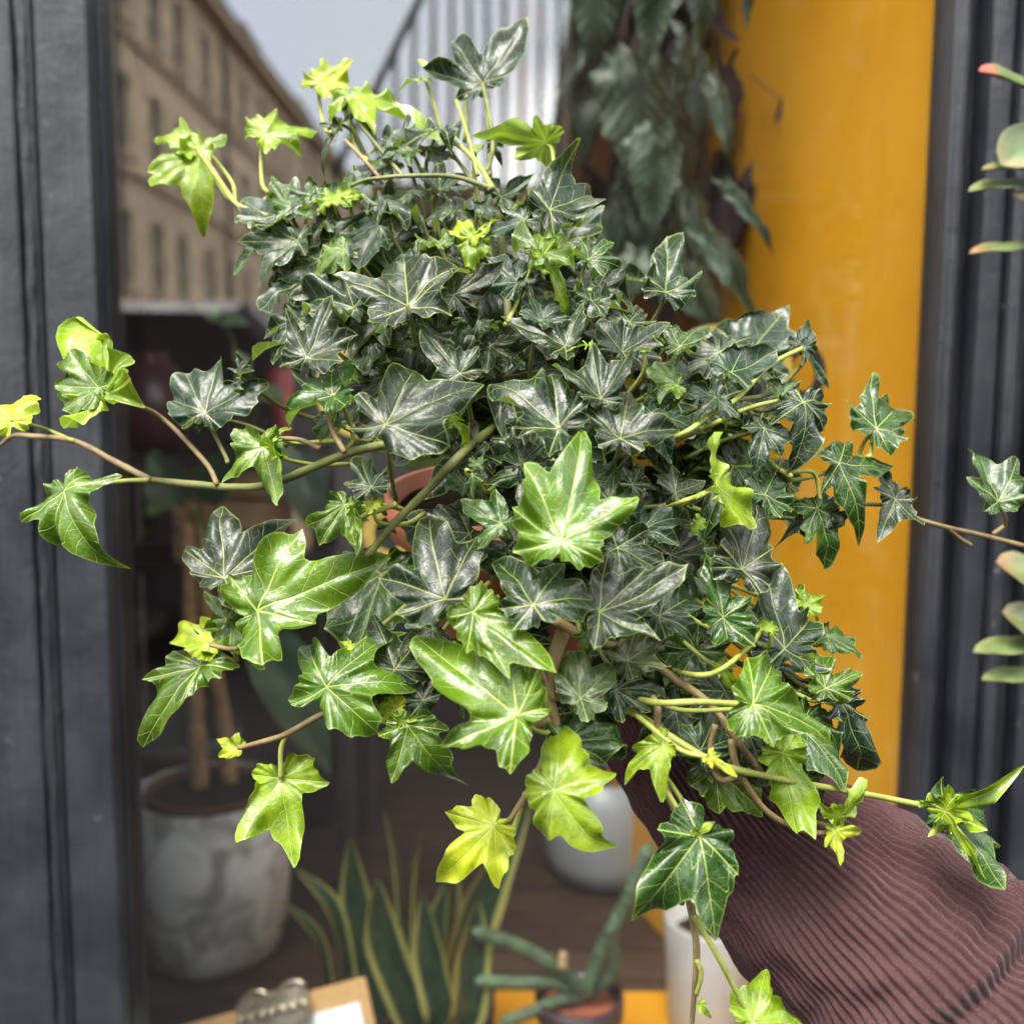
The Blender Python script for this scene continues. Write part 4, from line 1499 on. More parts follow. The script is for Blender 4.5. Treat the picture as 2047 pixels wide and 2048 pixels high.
for (a_, b_, c_x, d_x, t_) in ((640, 520, 560, 480, 'D'), (600, 560, 540, 600, 'B'), (690, 560, 620, 590, 'P'), (660, 480, 720, 430, 'D'), (560, 430, 500, 440, 'M'), (720, 470, 760, 520, 'D'), (770, 700, 690, 690, 'D'), (600, 640, 560, 700, 'D'),
                                (1300, 1290, 1380, 1330, 'D'), (1390, 1300, 1340, 1370, 'M'), (1450, 1380, 1400, 1440, 'D'), (1350, 1420, 1290, 1470, 'D'), (1540, 1400, 1600, 1480, 'M'), (1240, 1290, 1200, 1360, 'D'), (1480, 1460, 1550, 1530, 'B'), (1000, 1290, 930, 1370, 'D'), (900, 1330, 850, 1400, 'D'),
                                (1150, 1420, 1220, 1480, 'D'), (1600, 1450, 1660, 1520, 'M'), (1520, 1330, 1590, 1380, 'D'), (1430, 1540, 1500, 1590, 'G')):
    IL(a_, b_, a_ + (c_x - a_) * 1.35, b_ + (d_x - b_) * 1.35, t_, 'K' if a_ % 3 else 'S', dz=.012)
# ---- upper dome
IL(813, 606, 784, 398, 'P', 'S', n=(-.1, .35, .9), lobes=[(925, 478), (664, 545), (880, 560), (745, 660)], dz=-.022, wave=.035, bend=.15, roll=.1, root=px_root(820, 690, .02))
IL(835, 520, 905, 470, 'D', 'S', n=(.1, .5, .8), dz=.004)
IL(706, 612, 560, 566, 'B', 'S', n=(-.2, .5, .8), lobes=[(620, 640), (690, 545)])
IL(613, 714, 653, 582, 'P', 'S', n=(-.2, .35, .9), lobes=[(708, 668), (570, 640), (690, 738), (590, 748)], dz=-.015, bend=.2, root=px_root(640, 790, .02))
IL(944, 472, 998, 430, 'Y', 'T', n=(-.1, .5, .85), lobes=[(896, 442), (925, 430)])
IL(946, 476, 929, 536, 'L', 'K', n=(-.1, .2, .95))
IL(880, 490, 836, 468, 'G', 'K', n=(-.1, .7, .6))
IL(1078, 500, 1174, 474, 'G', 'S', n=(0, .62, .75), lobes=[(1026, 470), (1146, 535), (1092, 444), (1068, 545)], dz=-.012, wave=.07, root=px_root(1010, 650))
IL(1088, 508, 1162, 632, 'L', 'N', n=(.55, -.1, .75), roll=2.2, dz=-.014, pet=False)
IL(1120, 430, 1168, 442, 'Y', 'K', n=(.1, .3, .9))
IL(1178, 516, 1232, 452, 'M', 'S', n=(.1, .35, .9), root=px_root(1180, 580))
IL(1331, 582, 1352, 444, 'D', 'K', n=(.25, .3, .9), lobes=[(1396, 560), (1292, 560), (1385, 600)], bend=.2)
IL(1182, 600, 1252, 546, 'B', 'S', n=(.1, .55, .8))
IL(908, 592, 962, 650, 'P', 'S', n=(-.1, .2, .95), lobes=[(1004, 536), (905, 530), (862, 600), (880, 650)], dz=-.015, root=px_root(890, 660, .02))
IL(1034, 566, 975, 496, 'B', 'S', n=(0, .4, .9))
IL(1056, 560, 1136, 582, 'P', 'S', n=(.1, .45, .85), lobes=[(1080, 520), (1070, 600)])
IL(1080, 640, 1132, 585, 'B', 'S', n=(0, .5, .85))
IL(1105, 630, 1050, 660, 'D', 'K', n=(0, .5, .85), dz=.005)
IL(1258, 642, 1304, 580, 'D', 'S', n=(.1, .45, .85), lobes=[(1182, 612), (1225, 590), (1310, 640)])
IL(1245, 702, 1334, 638, 'P', 'S', n=(.1, .45, .85), lobes=[(1190, 652), (1250, 640), (1328, 705)], dz=-.012, wave=.035)
IL(1359, 692, 1336, 603, 'M', 'T', n=(.1, .3, .9), lobes=[(1422, 612), (1330, 670), (1402, 672)], dz=-.008)
IL(1130, 690, 1010, 645, 'D', 'S', n=(0, .5, .8), lobes=[(1165, 620), (1100, 720)])
IL(1180, 690, 1130, 690, 'L', 'N', n=(0, .8, .55), dz=-.006)
IL(1288, 700, 1268, 670, 'L', 'N', n=(0, .6, .75), dz=.004)
IL(760, 640, 700, 720, 'P', 'S', n=(-.2, .4, .85), dz=.012)
IL(740, 680, 830, 700, 'P', 'S', n=(-.1, .6, .75), dz=.012)
IL(955, 640, 895, 688, 'M', 'S', n=(-.1, .35, .9), dz=.014)
IL(770, 620, 700, 665, 'M', 'S', n=(-.1, .35, .9), dz=.012)
IL(980, 690, 1050, 730, 'D', 'S', n=(0, .4, .9), dz=.02)
# ---- middle dome
IL(920, 750, 836, 650, 'P', 'S', n=(-.05, .4, .9), lobes=[(858, 780), (955, 700), (950, 770)], dz=-.012, root=px_root(940, 850, .015))
IL(772, 852, 832, 688, 'P', 'S', n=(-.1, .35, .92), lobes=[(956, 745), (712, 782), (896, 894), (740, 900)], dz=-.028, bend=.2, wave=.045, roll=-.2, root=px_root(792, 1000, .02))
IL(1118, 852, 978, 730, 'D', 'S', n=(0, .42, .9), lobes=[(1108, 730), (1172, 805), (1025, 862)], dz=-.016, bend=.3, root=px_root(1120, 910, .02))
IL(1201, 794, 1187, 682, 'P', 'S', n=(.05, .4, .9), lobes=[(1106, 708), (1280, 704), (1160, 800)], dz=-.018)
IL(1240, 877, 1272, 746, 'P', 'S', n=(.1, .38, .9), lobes=[(1178, 800), (1360, 838), (1276, 908), (1195, 890)], dz=-.022, root=px_root(1210, 930, .02))
IL(1354, 768, 1290, 764, 'G', 'K', n=(.1, .45, .85), roll=1.2, lobes=[(1300, 730), (1310, 800), (1358, 800)])
IL(1300, 830, 1420, 850, 'B', 'S', n=(.1, .4, .9), lobes=[(1340, 790), (1355, 930), (1290, 880)], bend=.4)
IL(1320, 795, 1350, 740, 'M', 'S', n=(.1, .4, .9), dz=.01)
IL(1459, 750, 1570, 694, 'B', 'K', n=(.15, .55, .8), lobes=[(1418, 712), (1500, 685), (1490, 780)], dz=-.004, wave=.02, root=px_root(1440, 800))
IL(1604, 696, 1574, 662, 'B', 'K', n=(0, .3, .95), lobes=[(1620, 650)], root=px_root(1470, 800))
IL(1606, 698, 1662, 768, 'B', 'N', n=(.3, .2, .9), pet=False, roll=.8)
IL(1604, 806, 1618, 932, 'B', 'S', n=(.2, .35, .9), lobes=[(1540, 845), (1664, 850), (1660, 795), (1590, 765)], bend=.5, dz=-.008, root=px_root(1490, 815))
IL(1564, 790, 1536, 742, 'M', 'S', n=(.2, .4, .88), lobes=[(1600, 755), (1530, 800)], root=px_root(1490, 815))
IL(1430, 795, 1478, 852, 'B', 'S', n=(.1, .35, .9), lobes=[(1365, 768), (1425, 750), (1385, 840), (1475, 790)], dz=-.006)
IL(1432, 810, 1466, 846, 'L', 'N', n=(.3, .2, .9), dz=-.006, pet=False)
IL(1528, 855, 1504, 944, 'B', 'S', n=(.2, .35, .9), lobes=[(1600, 880), (1485, 855), (1560, 920)], dz=-.004)
IL(1676, 928, 1820, 906, 'M', 'S', n=(.1, .35, .9), lobes=[(1728, 838), (1730, 1042), (1632, 908), (1640, 975)], wave=.03, bend=.2, root=px_root(1560, 940))
IL(1747, 862, 1868, 755, 'M', 'S', n=(.1, .3, .95), lobes=[(1750, 758), (1692, 812), (1805, 880)], wave=.035, root=px_root(1740, 912), dz=.004)
IL(1789, 1000, 1738, 1076, 'B', 'S', n=(.2, .3, .9), lobes=[(1822, 1062), (1740, 985), (1818, 950), (1760, 955)], wave=.035)
IL(1655, 1022, 1548, 1064, 'P', 'S', n=(.1, .55, .8), lobes=[(1580, 1000), (1640, 985)], dz=.012)
IL(1636, 1015, 1704, 1146, 'M', 'S', n=(.3, .2, .9), lobes=[(1600, 1090), (1700, 1045), (1625, 985)], dz=.008, root=px_root(1580, 950))
IL(1528, 990, 1598, 880, 'M', 'K', n=(.2, .25, .92), lobes=[(1480, 985), (1590, 1010)], dz=.002)
IL(1434, 972, 1448, 856, 'L', 'N', n=(.78, .05, .55), roll=.6, dz=-.022, lobes=[(1498, 1055)], bend=.1, root=px_root(1360, 1005))
IL(1484, 1138, 1560, 962, 'P', 'S', n=(.15, .32, .92), lobes=[(1448, 1020), (1550, 1100), (1440, 1105), (1512, 1190)], dz=-.016, bend=.15, wave=.04)
IL(1122, 1080, 1180, 846, 'G', 'S', n=(.02, .30, .95), lobes=[(1058, 925), (1274, 996), (1024, 1022), (1196, 1122)], dz=-.040, bend=.15, wave=.04, fold=.1, roll=.1, cup=-.12)
IL(1220, 1000, 1330, 998, 'D', 'S', n=(.1, .4, .9), lobes=[(1240, 930), (1290, 1050)], dz=-.012)
IL(1190, 960, 1240, 910, 'B', 'S', n=(.1, .4, .9), dz=-.004)
IL(1262, 970, 1310, 900, 'D', 'N', n=(.3, .3, .9), dz=-.012)
IL(1350, 985, 1420, 960, 'P', 'S', n=(.1, .4, .9), dz=.002, lobes=[(1320, 945), (1350, 935), (1390, 1010)])
IL(1285, 1060, 1392, 1014, 'B', 'S', n=(.1, .4, .9), lobes=[(1330, 1010), (1350, 1090)], dz=-.008)
IL(1234, 1095, 1352, 1150, 'D', 'S', n=(.1, .38, .9), lobes=[(1300, 1060), (1240, 1170), (1215, 1045)], dz=-.016, bend=.2)
IL(1340, 1110, 1430, 1080, 'P', 'S', n=(.1, .4, .9), dz=.008, lobes=[(1380, 1060), (1420, 1140)])
IL(1400, 1040, 1385, 1062, 'L', 'K', n=(.1, .3, .9), dz=-.006, roll=1.5)
IL(1066, 1214, 994, 1086, 'D', 'S', n=(0, .38, .92), lobes=[(1140, 1104), (1204, 1188), (1000, 1215), (1110, 1270)], dz=-.036, bend=.15, wave=.035)
IL(1198, 1225, 1374, 1162, 'P', 'S', n=(.1, .38, .9), lobes=[(1208, 1126), (1302, 1292), (1185, 1290), (1290, 1150)], dz=-.032, bend=.2, wave=.03)
IL(1318, 1232, 1434, 1168, 'D', 'S', n=(.15, .4, .9), lobes=[(1395, 1270), (1340, 1170)], dz=-.018)
IL(1446, 1234, 1426, 1108, 'M', 'S', n=(.1, .3, .92), lobes=[(1500, 1300), (1420, 1210), (1500, 1200), (1460, 1320)], dz=-.018, bend=.1)
IL(1564, 1300, 1556, 1106, 'D', 'S', n=(.2, .3, .92), lobes=[(1660, 1228), (1500, 1220), (1640, 1340), (1525, 1330)], dz=-.012, wave=.035, bend=.2)
IL(1610, 1210, 1652, 1164, 'L', 'K', n=(.3, .4, .85), dz=.006)
IL(1600, 1200, 1690, 1258, 'L', 'N', n=(.4, .3, .85), dz=.008)
IL(1655, 1270, 1718, 1302, 'M', 'K', n=(.2, .6, .75), dz=.01)
IL(1540, 1260, 1520, 1230, 'L', 'K', n=(.2, .5, .85), dz=-.022, roll=1.6)
# ---- centre gaps left of the hero leaf
IL(890, 1200, 836, 1004, 'P', 'S', n=(-.05, .32, .94), lobes=[(950, 1060), (744, 1144), (800, 1225), (950, 1190)], dz=-.030, bend=.1, wave=.03, roll=-.2)
IL(1002, 1048, 914, 990, 'M', 'S', n=(-.1, .3, .94), lobes=[(945, 1100), (990, 980)], dz=-.016, bend=.3)
IL(946, 950, 948, 1010, 'M', 'N', n=(.2, .1, .95), roll=1.4, dz=-.014)
IL(955, 930, 965, 900, 'M', 'S', n=(0, .3, .95), dz=-.014)
IL(885, 870, 868, 900, 'M', 'S', n=(.2, .3, .9), dz=-.004, lobes=[(920, 850), (910, 905), (855, 840)])
IL(900, 835, 950, 890, 'L', 'N', n=(.4, .4, .8), dz=-.004, roll=2)
IL(741, 972, 698, 886, 'D', 'T', n=(-.1, .3, .94), lobes=[(690, 965), (772, 940)], dz=-.022, root=px_root(760, 1010, .01))
IL(745, 1015, 720, 980, 'Y', 'S', n=(-.1, .3, .94), dz=-.020, lobes=[(765, 990), (725, 1015)])
IL(1068, 940, 960, 950, 'D', 'S', n=(0, .3, .9), dz=.006)
IL(1040, 930, 1090, 870, 'D', 'S', n=(0, .4, .9), dz=.006)
IL(1030, 1080, 1000, 1000, 'P', 'N', n=(-.2, .2, .9), dz=-.010)
IL(1010, 1110, 960, 1140, 'M', 'N', n=(-.2, .2, .9), dz=-.006, roll=.8)
IL(663, 786, 540, 830, 'M', 'S', n=(-.2, .6, .75), lobes=[(650, 690), (700, 830), (712, 750), (600, 770)], wave=.08, dz=-.01, root=px_root(690, 900, .01))
IL(670, 840, 620, 880, 'M', 'K', n=(-.2, .4, .85), roll=1, dz=.006)
IL(776, 1050, 765, 1080, 'D', 'S', n=(0, .2, .95), dz=-.004, pet=False)
# ---- left trailing side
IL(198, 784, 90, 597, 'L', 'N', n=(-.35, .25, .85), lobes=[(250, 706), (205, 655)], bend=-.2, wave=.06, pet=False, z=.425)
IL(200, 776, 112, 690, 'G', 'K', n=(-.2, .15, .95), lobes=[(100, 770), (130, 825), (190, 820)], cup=.25, pet=False, z=.427, wave=.03)
IL(24, 842, -8, 765, 'Y', 'K', n=(-.1, .2, .95), pet=False, z=.42)
IL(129, 982, 197, 1136, 'G', 'S', n=(-.15, .35, .92), lobes=[(40, 1032), (230, 950), (88, 1095), (160, 950)], cup=-.3, bend=.5, wave=.05, pet=False, z=.415)
IL(410, 826, 418, 688, 'B', 'K', n=(-.15, .3, .93), lobes=[(522, 762), (346, 800), (345, 730), (440, 850)], wave=.03, bend=.15, root=px_root(455, 925))
IL(478, 754, 545, 636, 'D', 'N', n=(-.75, .1, .6), roll=.6, dz=.006)
IL(408, 832, 400, 868, 'D', 'K', n=(-.1, .3, .9), dz=.012)
IL(526, 892, 560, 1008, 'G', 'S', n=(-.1, .25, .95), lobes=[(460, 852), (444, 955), (545, 845)], bend=.15, dz=-.012, wave=.05, root=px_root(680, 880))
IL(545, 893, 565, 1000, 'L', 'N', n=(.75, .05, .5), dz=-.013, pet=False, roll=.6)
IL(548, 870, 575, 850, 'L', 'N', n=(.1, .5, .8), dz=.003)
IL(453, 1160, 563, 1003, 'P', 'S', n=(-.15, .3, .94), lobes=[(409, 998), (346, 1098), (395, 1150), (560, 1110)], bend=.1, wave=.03, dz=-.012, root=px_root(520, 1240, .01))
IL(515, 1222, 752, 1126, 'G', 'S', n=(-.1, .36, .92), lobes=[(592, 1064), (452, 1160), (548, 1325), (660, 1250)], dz=-.022, bend=.3, wave=.04, roll=-.3, root=px_root(490, 1235, .012))
IL(690, 1010, 640, 1090, 'G', 'S', n=(-.2, .2, .95), lobes=[(645, 1015), (715, 1090), (625, 1060)], dz=-.012, wave=.08)
IL(705, 1020, 712, 1110, 'L', 'N', n=(.7, .1, .6), dz=-.014, roll=.8, pet=False)
IL(450, 1236, 390, 1182, 'G', 'N', n=(-.5, .2, .8), roll=1.2, dz=-.002)
IL(462, 1246, 556, 1332, 'G', 'S', n=(-.2, .3, .92), dz=.004, lobes=[(470, 1300), (510, 1240)])
IL(655, 1376, 766, 1234, 'G', 'S', n=(-.05, .32, .94), lobes=[(580, 1267), (828, 1346), (755, 1450), (568, 1416)], dz=-.022, bend=.15, wave=.045)
IL(421, 1289, 305, 1252, 'Y', 'K', n=(-.1, .5, .85), root=px_root(468, 1300), lobes=[(408, 1236), (420, 1320)], wave=.03)
IL(400, 1330, 260, 1488, 'G', 'N', n=(-.2, .35, .9), lobes=[(292, 1362), (395, 1350), (320, 1300), (370, 1410)], root=px_root(468, 1300), dz=-.006, wave=.05)
IL(477, 1496, 432, 1480, 'Y', 'K', n=(-.1, .2, .95), pet=False, lobes=[(440, 1512), (470, 1468)])
IL(562, 1557, 596, 1707, 'L', 'T', n=(-.05, .22, .97), lobes=[(490, 1676), (670, 1564), (640, 1515), (500, 1550)], pet=False, wave=.03, fold=.08, bend=.1, dz=-.006)
IL(815, 1452, 788, 1568, 'G', 'Y', n=(-.05, .3, .95), lobes=[(910, 1559), (760, 1470), (890, 1460)], dz=-.016)
IL(800, 1442, 850, 1432, 'L', 'N', n=(0, -.3, .9), dz=-.018, pet=False)
IL(795, 1416, 740, 1420, 'Y', 'K', n=(0, .3, .95), dz=-.008)
IL(790, 1340, 734, 1216, 'D', 'S', n=(-.05, .3, .95), dz=-.004)
IL(845, 1400, 800, 1340, 'B', 'S', n=(0, .35, .94), dz=-.004)
IL(865, 1260, 800, 1290, 'D', 'S', n=(0, .35, .94), dz=-.004)
IL(700, 1290, 680, 1310, 'Y', 'T', n=(0, .35, .94), dz=-.004)
# ---- lower front
IL(946, 1222, 1096, 1328, 'G', 'S', n=(-.02, .35, .94), lobes=[(892, 1244), (935, 1302), (985, 1185), (1010, 1330)], dz=-.034, bend=.3, wave=.045)
IL(1033, 1429, 812, 1280, 'G', 'S', n=(-.05, .36, .93), lobes=[(1014, 1284), (872, 1496), (1020, 1530), (1078, 1355), (1075, 1420)], dz=-.048, bend=.25, wave=.045, tipang=28, root=px_root(1108, 1445, -.02))
IL(1107, 1581, 1198, 1704, 'L', 'S', n=(0, .3, .95), lobes=[(1132, 1438), (1242, 1528), (1050, 1520), (1080, 1680)], dz=-.046, bend=.2, wave=.04, root=px_root(1095, 1480, -.02), tipang=29)
IL(987, 1652, 874, 1752, 'Y', 'T', n=(0, .25, .96), lobes=[(995, 1753), (893, 1628), (950, 1600), (1025, 1700)], pet=False, dz=-.03, wave=.03, bend=.1)
IL(1128, 1485, 1278, 1466, 'M', 'S', n=(.1, .4, .9), lobes=[(1200, 1428), (1230, 1515), (1150, 1530)], dz=-.026)
IL(1326, 1490, 1243, 1538, 'L', 'T', n=(.1, .35, .92), lobes=[(1306, 1574), (1345, 1510), (1270, 1490)], dz=-.022, root=px_root(1280, 1440, -.01))
IL(1160, 1397, 1256, 1312, 'O', 'K', n=(0, .35, .93), lobes=[(1120, 1350), (1130, 1425), (1215, 1410), (1155, 1300)], dz=-.032, wave=.03)
IL(1254, 1322, 1350, 1264, 'O', 'S', n=(.1, .4, .9), dz=-.020, lobes=[(1330, 1340), (1270, 1270)])
IL(1232, 1378, 1345, 1370, 'D', 'S', n=(.1, .4, .9), dz=-.018, lobes=[(1240, 1440), (1290, 1420), (1300, 1345)])
IL(1175, 1270, 1160, 1315, 'G', 'K', n=(.1, .3, .95), dz=-.014, roll=1)
IL(1398, 1672, 1266, 1824, 'M', 'S', n=(0, .3, .95), lobes=[(1421, 1844), (1315, 1660), (1465, 1740), (1430, 1640)], dz=-.022, bend=.3, wave=.05, root=px_root(1320, 1540, -.01), tipang=27)
IL(1390, 1668, 1430, 1640, 'L', 'N', n=(0, -.4, .9), dz=-.024, pet=False)
# ---- right trailing side
IL(1503, 1410, 1708, 1448, 'G', 'S', n=(.1, .38, .92), lobes=[(1580, 1310), (1540, 1482), (1515, 1320), (1610, 1465)], dz=-.024, wave=.05, bend=.2, root=px_root(1310, 1405, .0), tipang=21)
IL(1652, 1376, 1655, 1266, 'G', 'S', n=(.3, .3, .9), lobes=[(1732, 1354), (1620, 1330), (1700, 1400)], dz=-.014, wave=.06)
IL(1680, 1405, 1768, 1562, 'B', 'N', n=(.45, .2, .85), dz=-.006, lobes=[(1740, 1440)], wave=.06)
IL(1645, 1380, 1600, 1345, 'B', 'S', n=(.2, .4, .9), dz=.004)
IL(1565, 1505, 1616, 1656, 'L', 'T', n=(.2, .1, .95), lobes=[(1605, 1520), (1540, 1500), (1580, 1640)], dz=-.004, bend=.1)
IL(1610, 1560, 1660, 1600, 'M', 'S', n=(.3, .3, .9), dz=.004)
IL(1673, 1634, 1738, 1574, 'L', 'T', n=(.1, -.55, .75), dz=-.012, lobes=[(1642, 1610), (1720, 1630)], root=px_root(1600, 1610))
IL(1670, 1664, 1672, 1718, 'Y', 'Y', n=(.1, .3, .95), dz=-.012, lobes=[(1722, 1664), (1640, 1690)], root=px_root(1610, 1650))
IL(1892, 1621, 2030, 1674, 'M', 'T', n=(.1, .45, .88), lobes=[(1960, 1742), (1990, 1600)], pet=False, z=.415, wave=.06)
IL(1892, 1620, 1993, 1534, 'L', 'N', n=(-.5, -.35, .75), pet=False, z=.412, roll=.6)
IL(1893, 1623, 1920, 1735, 'L', 'N', n=(-.75, .1, .6), pet=False, z=.411, roll=.6)
IL(1400, 1500, 1470, 1400, 'D', 'K', n=(.1, .3, .93), dz=-.002, lobes=[(1365, 1450), (1470, 1480)])
IL(1410, 1520, 1370, 1560, 'D', 'S', n=(.1, .3, .93), dz=.0)
IL(1440, 1330, 1480, 1390, 'L', 'N', n=(.3, .2, .9), roll=1.4, dz=-.006)
IL(1420, 1515, 1466, 1545, 'Y', 'N', n=(.1, .3, .93), dz=-.02, pet=False)
IL(1505, 2046, 1656, 2032, 'L', 'S', n=(0, .75, .6), pet=False, dz=-.03)
IL(1400, 2010, 1425, 2040, 'L', 'N', n=(.1, .3, .93), pet=False, dz=-.03)
IL(1996, 1003, 1984, 885, 'M', 'S', n=(.1, .25, .95), lobes=[(2060, 915), (1938, 965), (2050, 1000)], pet=False, z=.46, wave=.03)

# ---- leaves deep inside the clump
fill = 0
frg = random.Random(5)
while fill < 84:
    a, r_ = frg.uniform(0, TAU), math.sqrt(frg.random())
    px_, py_ = 1070 + 470 * r_ * math.cos(a), 850 + 470 * r_ * math.sin(a)
    if 690 < px_ < 930 and 880 < py_ < 1130:
        continue
    if px_ < 700 and py_ > 820:
        continue
    if px_ > 1380 and py_ < 700:
        continue
    an = frg.uniform(0, TAU)
    ln = frg.uniform(120, 180)
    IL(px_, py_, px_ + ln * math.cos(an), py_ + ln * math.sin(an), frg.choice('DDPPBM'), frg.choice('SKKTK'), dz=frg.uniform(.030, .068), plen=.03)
    fill += 1

# ---- vines


def vine(pts, r0, r1, mat, dz=0.0, name='stem', n=8):
    P3 = [P(a, b, (Zs(a, b) + dz) if len(p_) == 2 else p_[2]) for p_ in pts for (a, b) in [p_[:2]]]
    return tube(name, P3, r0, r1, M[mat], ivy, n, 9, 0.12)


vine([(940, 860), (830, 880), (700, 905), (551, 965), (477, 975), (380, 968), (297, 960)], .0021, .0016, 'dark_stem', .006)
vine([(300, 960), (228, 922), (148, 882), (60, 872), (25, 872), (0, 890), (-25, 892)], .0016, .0010, 'brown_stem', .004)
vine([(435, 970), (408, 922), (318, 832), (198, 782, .426)], .0012, .0011, 'brown_stem', .004)
vine([(148, 882), (90, 858), (24, 840, .42)], .0009, .0008, 'green_stem', .002)
vine([(297, 960), (245, 962), (180, 970), (130, 982, .416)], .0011, .0009, 'green_stem')
vine([(640, 897), (600, 880), (560, 878), (530, 890)], .0012, .0010, 'brown_stem')
vine([(690, 905), (665, 860), (650, 800)], .0013, .0010, 'brown_stem', -.004)
vine([(1010, 840, .475), (970, 868, .445), (920, 910), (850, 985), (790, 1045), (735, 1112)], .0020, .0016, 'dark_stem', -.006)
vine([(792, 1008), (760, 1020), (730, 1030), (700, 1052)], .0012, .0010, 'green_stem', -.012)
vine([(700, 372), (730, 360), (760, 356), (806, 352), (900, 352), (960, 368), (985, 378)], .0009, .0012, 'dark_stem')
vine([(985, 378), (950, 320), (885, 265)], .0014, .0011, 'green_stem')
vine([(972, 345), (985, 300), (980, 240), (965, 168)], .0011, .0010, 'dark_stem')
vine([(955, 350), (935, 270), (912, 200)], .0009, .0008, 'green_stem')
vine([(806, 352), (770, 310), (715, 240), (707, 200)], .0010, .0009, 'dark_stem')
vine([(760, 356), (720, 310), (690, 280)], .0010, .0009, 'brown_stem')
vine([(560, 440), (500, 420), (470, 405), (430, 350), (388, 290)], .0013, .0009, 'green_stem')
vine([(470, 405), (420, 330), (396, 300)], .0009, .0008, 'green_stem')
vine([(985, 378), (1000, 460), (1010, 560), (1020, 680)], .0017, .002, 'dark_stem', .03)
vine([(1125, 1265), (1105, 1330), (1098, 1400), (1110, 1455), (1085, 1530), (1060, 1580)], .0030, .0018, 'brown_stem', -.022, n=12)
vine([(1106, 1400), (1075, 1330), (1060, 1290)], .0014, .0012, 'brown_stem', -.024)
vine([(1100, 1440), (1060, 1450), (1034, 1430)], .0015, .0012, 'brown_stem', -.036)
vine([(1065, 1572), (1040, 1610), (1018, 1640), (988, 1652)], .0016, .0009, 'brown_stem', -.028)
vine([(1040, 1612), (1030, 1650), (1020, 1668)], .0012, .0016, 'green_stem', -.028)
vine([(860, 1370, .45), (750, 1400), (653, 1426), (573, 1468), (520, 1485), (477, 1496)], .0018, .0010, 'brown_stem', -.008)
vine([(573, 1468), (562, 1500), (562, 1557)], .0012, .0011, 'green_stem', -.007)
vine([(560, 1260, .44), (490, 1290), (462, 1298), (420, 1290)], .0013, .0009, 'brown_stem', -.006)
vine([(1180, 1340, .455), (1240, 1385, .42), (1310, 1405), (1400, 1404), (1503, 1410)], .0015, .0012, 'green_stem', -.022)
vine([(1180, 1250, .47), (1270, 1300), (1345, 1355), (1420, 1410), (1480, 1490), (1530, 1560)], .0018, .0015, 'brown_stem', .0)
vine([(1200, 1370, .45), (1284, 1440), (1360, 1500), (1420, 1515)], .0012, .0009, 'green_stem', -.018)
vine([(1180, 1350, .46), (1235, 1405, .43), (1290, 1440), (1350, 1480), (1440, 1530), (1530, 1552), (1622, 1570), (1750, 1592), (1892, 1621, .415)], .0017, .0012, 'green_stem', -.008, n=10)
vine([(1462, 1480), (1475, 1540), (1530, 1620), (1600, 1660), (1670, 1668)], .0015, .0010, 'brown_stem', -.006)
vine([(1500, 1540), (1440, 1560), (1420, 1500), (1430, 1450)], .0013, .0011, 'brown_stem', -.004)
vine([(1230, 1330, .46), (1305, 1395), (1315, 1460), (1325, 1560), (1360, 1650), (1372, 1770)], .0014, .0016, 'brown_stem', -.012)
vine([(1330, 1580), (1370, 1640), (1398, 1672)], .0010, .0010, 'green_stem', -.018)
vine([(1372, 1770), (1384, 1830), (1392, 1900), (1388, 1980), (1382, 2060)], .0018, .0009, 'brown_stem', -.02)
vine([(1386, 1830), (1430, 1905), (1475, 1990), (1506, 2048)], .0012, .0010, 'green_stem', -.024)
vine([(1366, 1790), (1362, 1808)], .0009, .0011, 'brown_stem', -.02)
vine([(1393, 1920), (1402, 1950), (1392, 1990)], .0009, .0009, 'green_stem', -.022)
vine([(1270, 900, .46), (1360, 870), (1420, 830), (1470, 800), (1540, 730), (1604, 696)], .0013, .0010, 'green_stem', -.002)
vine([(1330, 890, .46), (1420, 850), (1490, 818), (1560, 800)], .0012, .0009, 'green_stem', -.002)
vine([(1500, 880), (1560, 940), (1625, 945), (1640, 1000)], .0012, .0009, 'green_stem', .004)
vine([(1740, 912), (1742, 890), (1747, 862)], .0009, .0009, 'green_stem', .004)
vine([(1790, 1002), (1822, 1032), (1880, 1052), (1960, 1070), (2060, 1095), (2150, 1110)], .0011, .0014, 'brown_stem', .006)
vine([(1890, 1053), (1920, 1078), (1940, 1090)], .0010, .0012, 'brown_stem', .006)
vine([(1985, 1068), (2010, 1045), (1996, 1003, .46)], .0010, .0009, 'brown_stem', .006)
vine([(1110, 1240), (1180, 1280), (1260, 1300)], .0024, .002, 'brown_stem', .012)
vine([(1300, 1030, .45), (1360, 1005), (1400, 990), (1434, 972)], .0011, .001, 'green_stem', -.012)
vine([(1310, 1330, .46), (1385, 1350), (1440, 1340), (1500, 1290), (1530, 1250)], .0012, .001, 'green_stem', -.018)

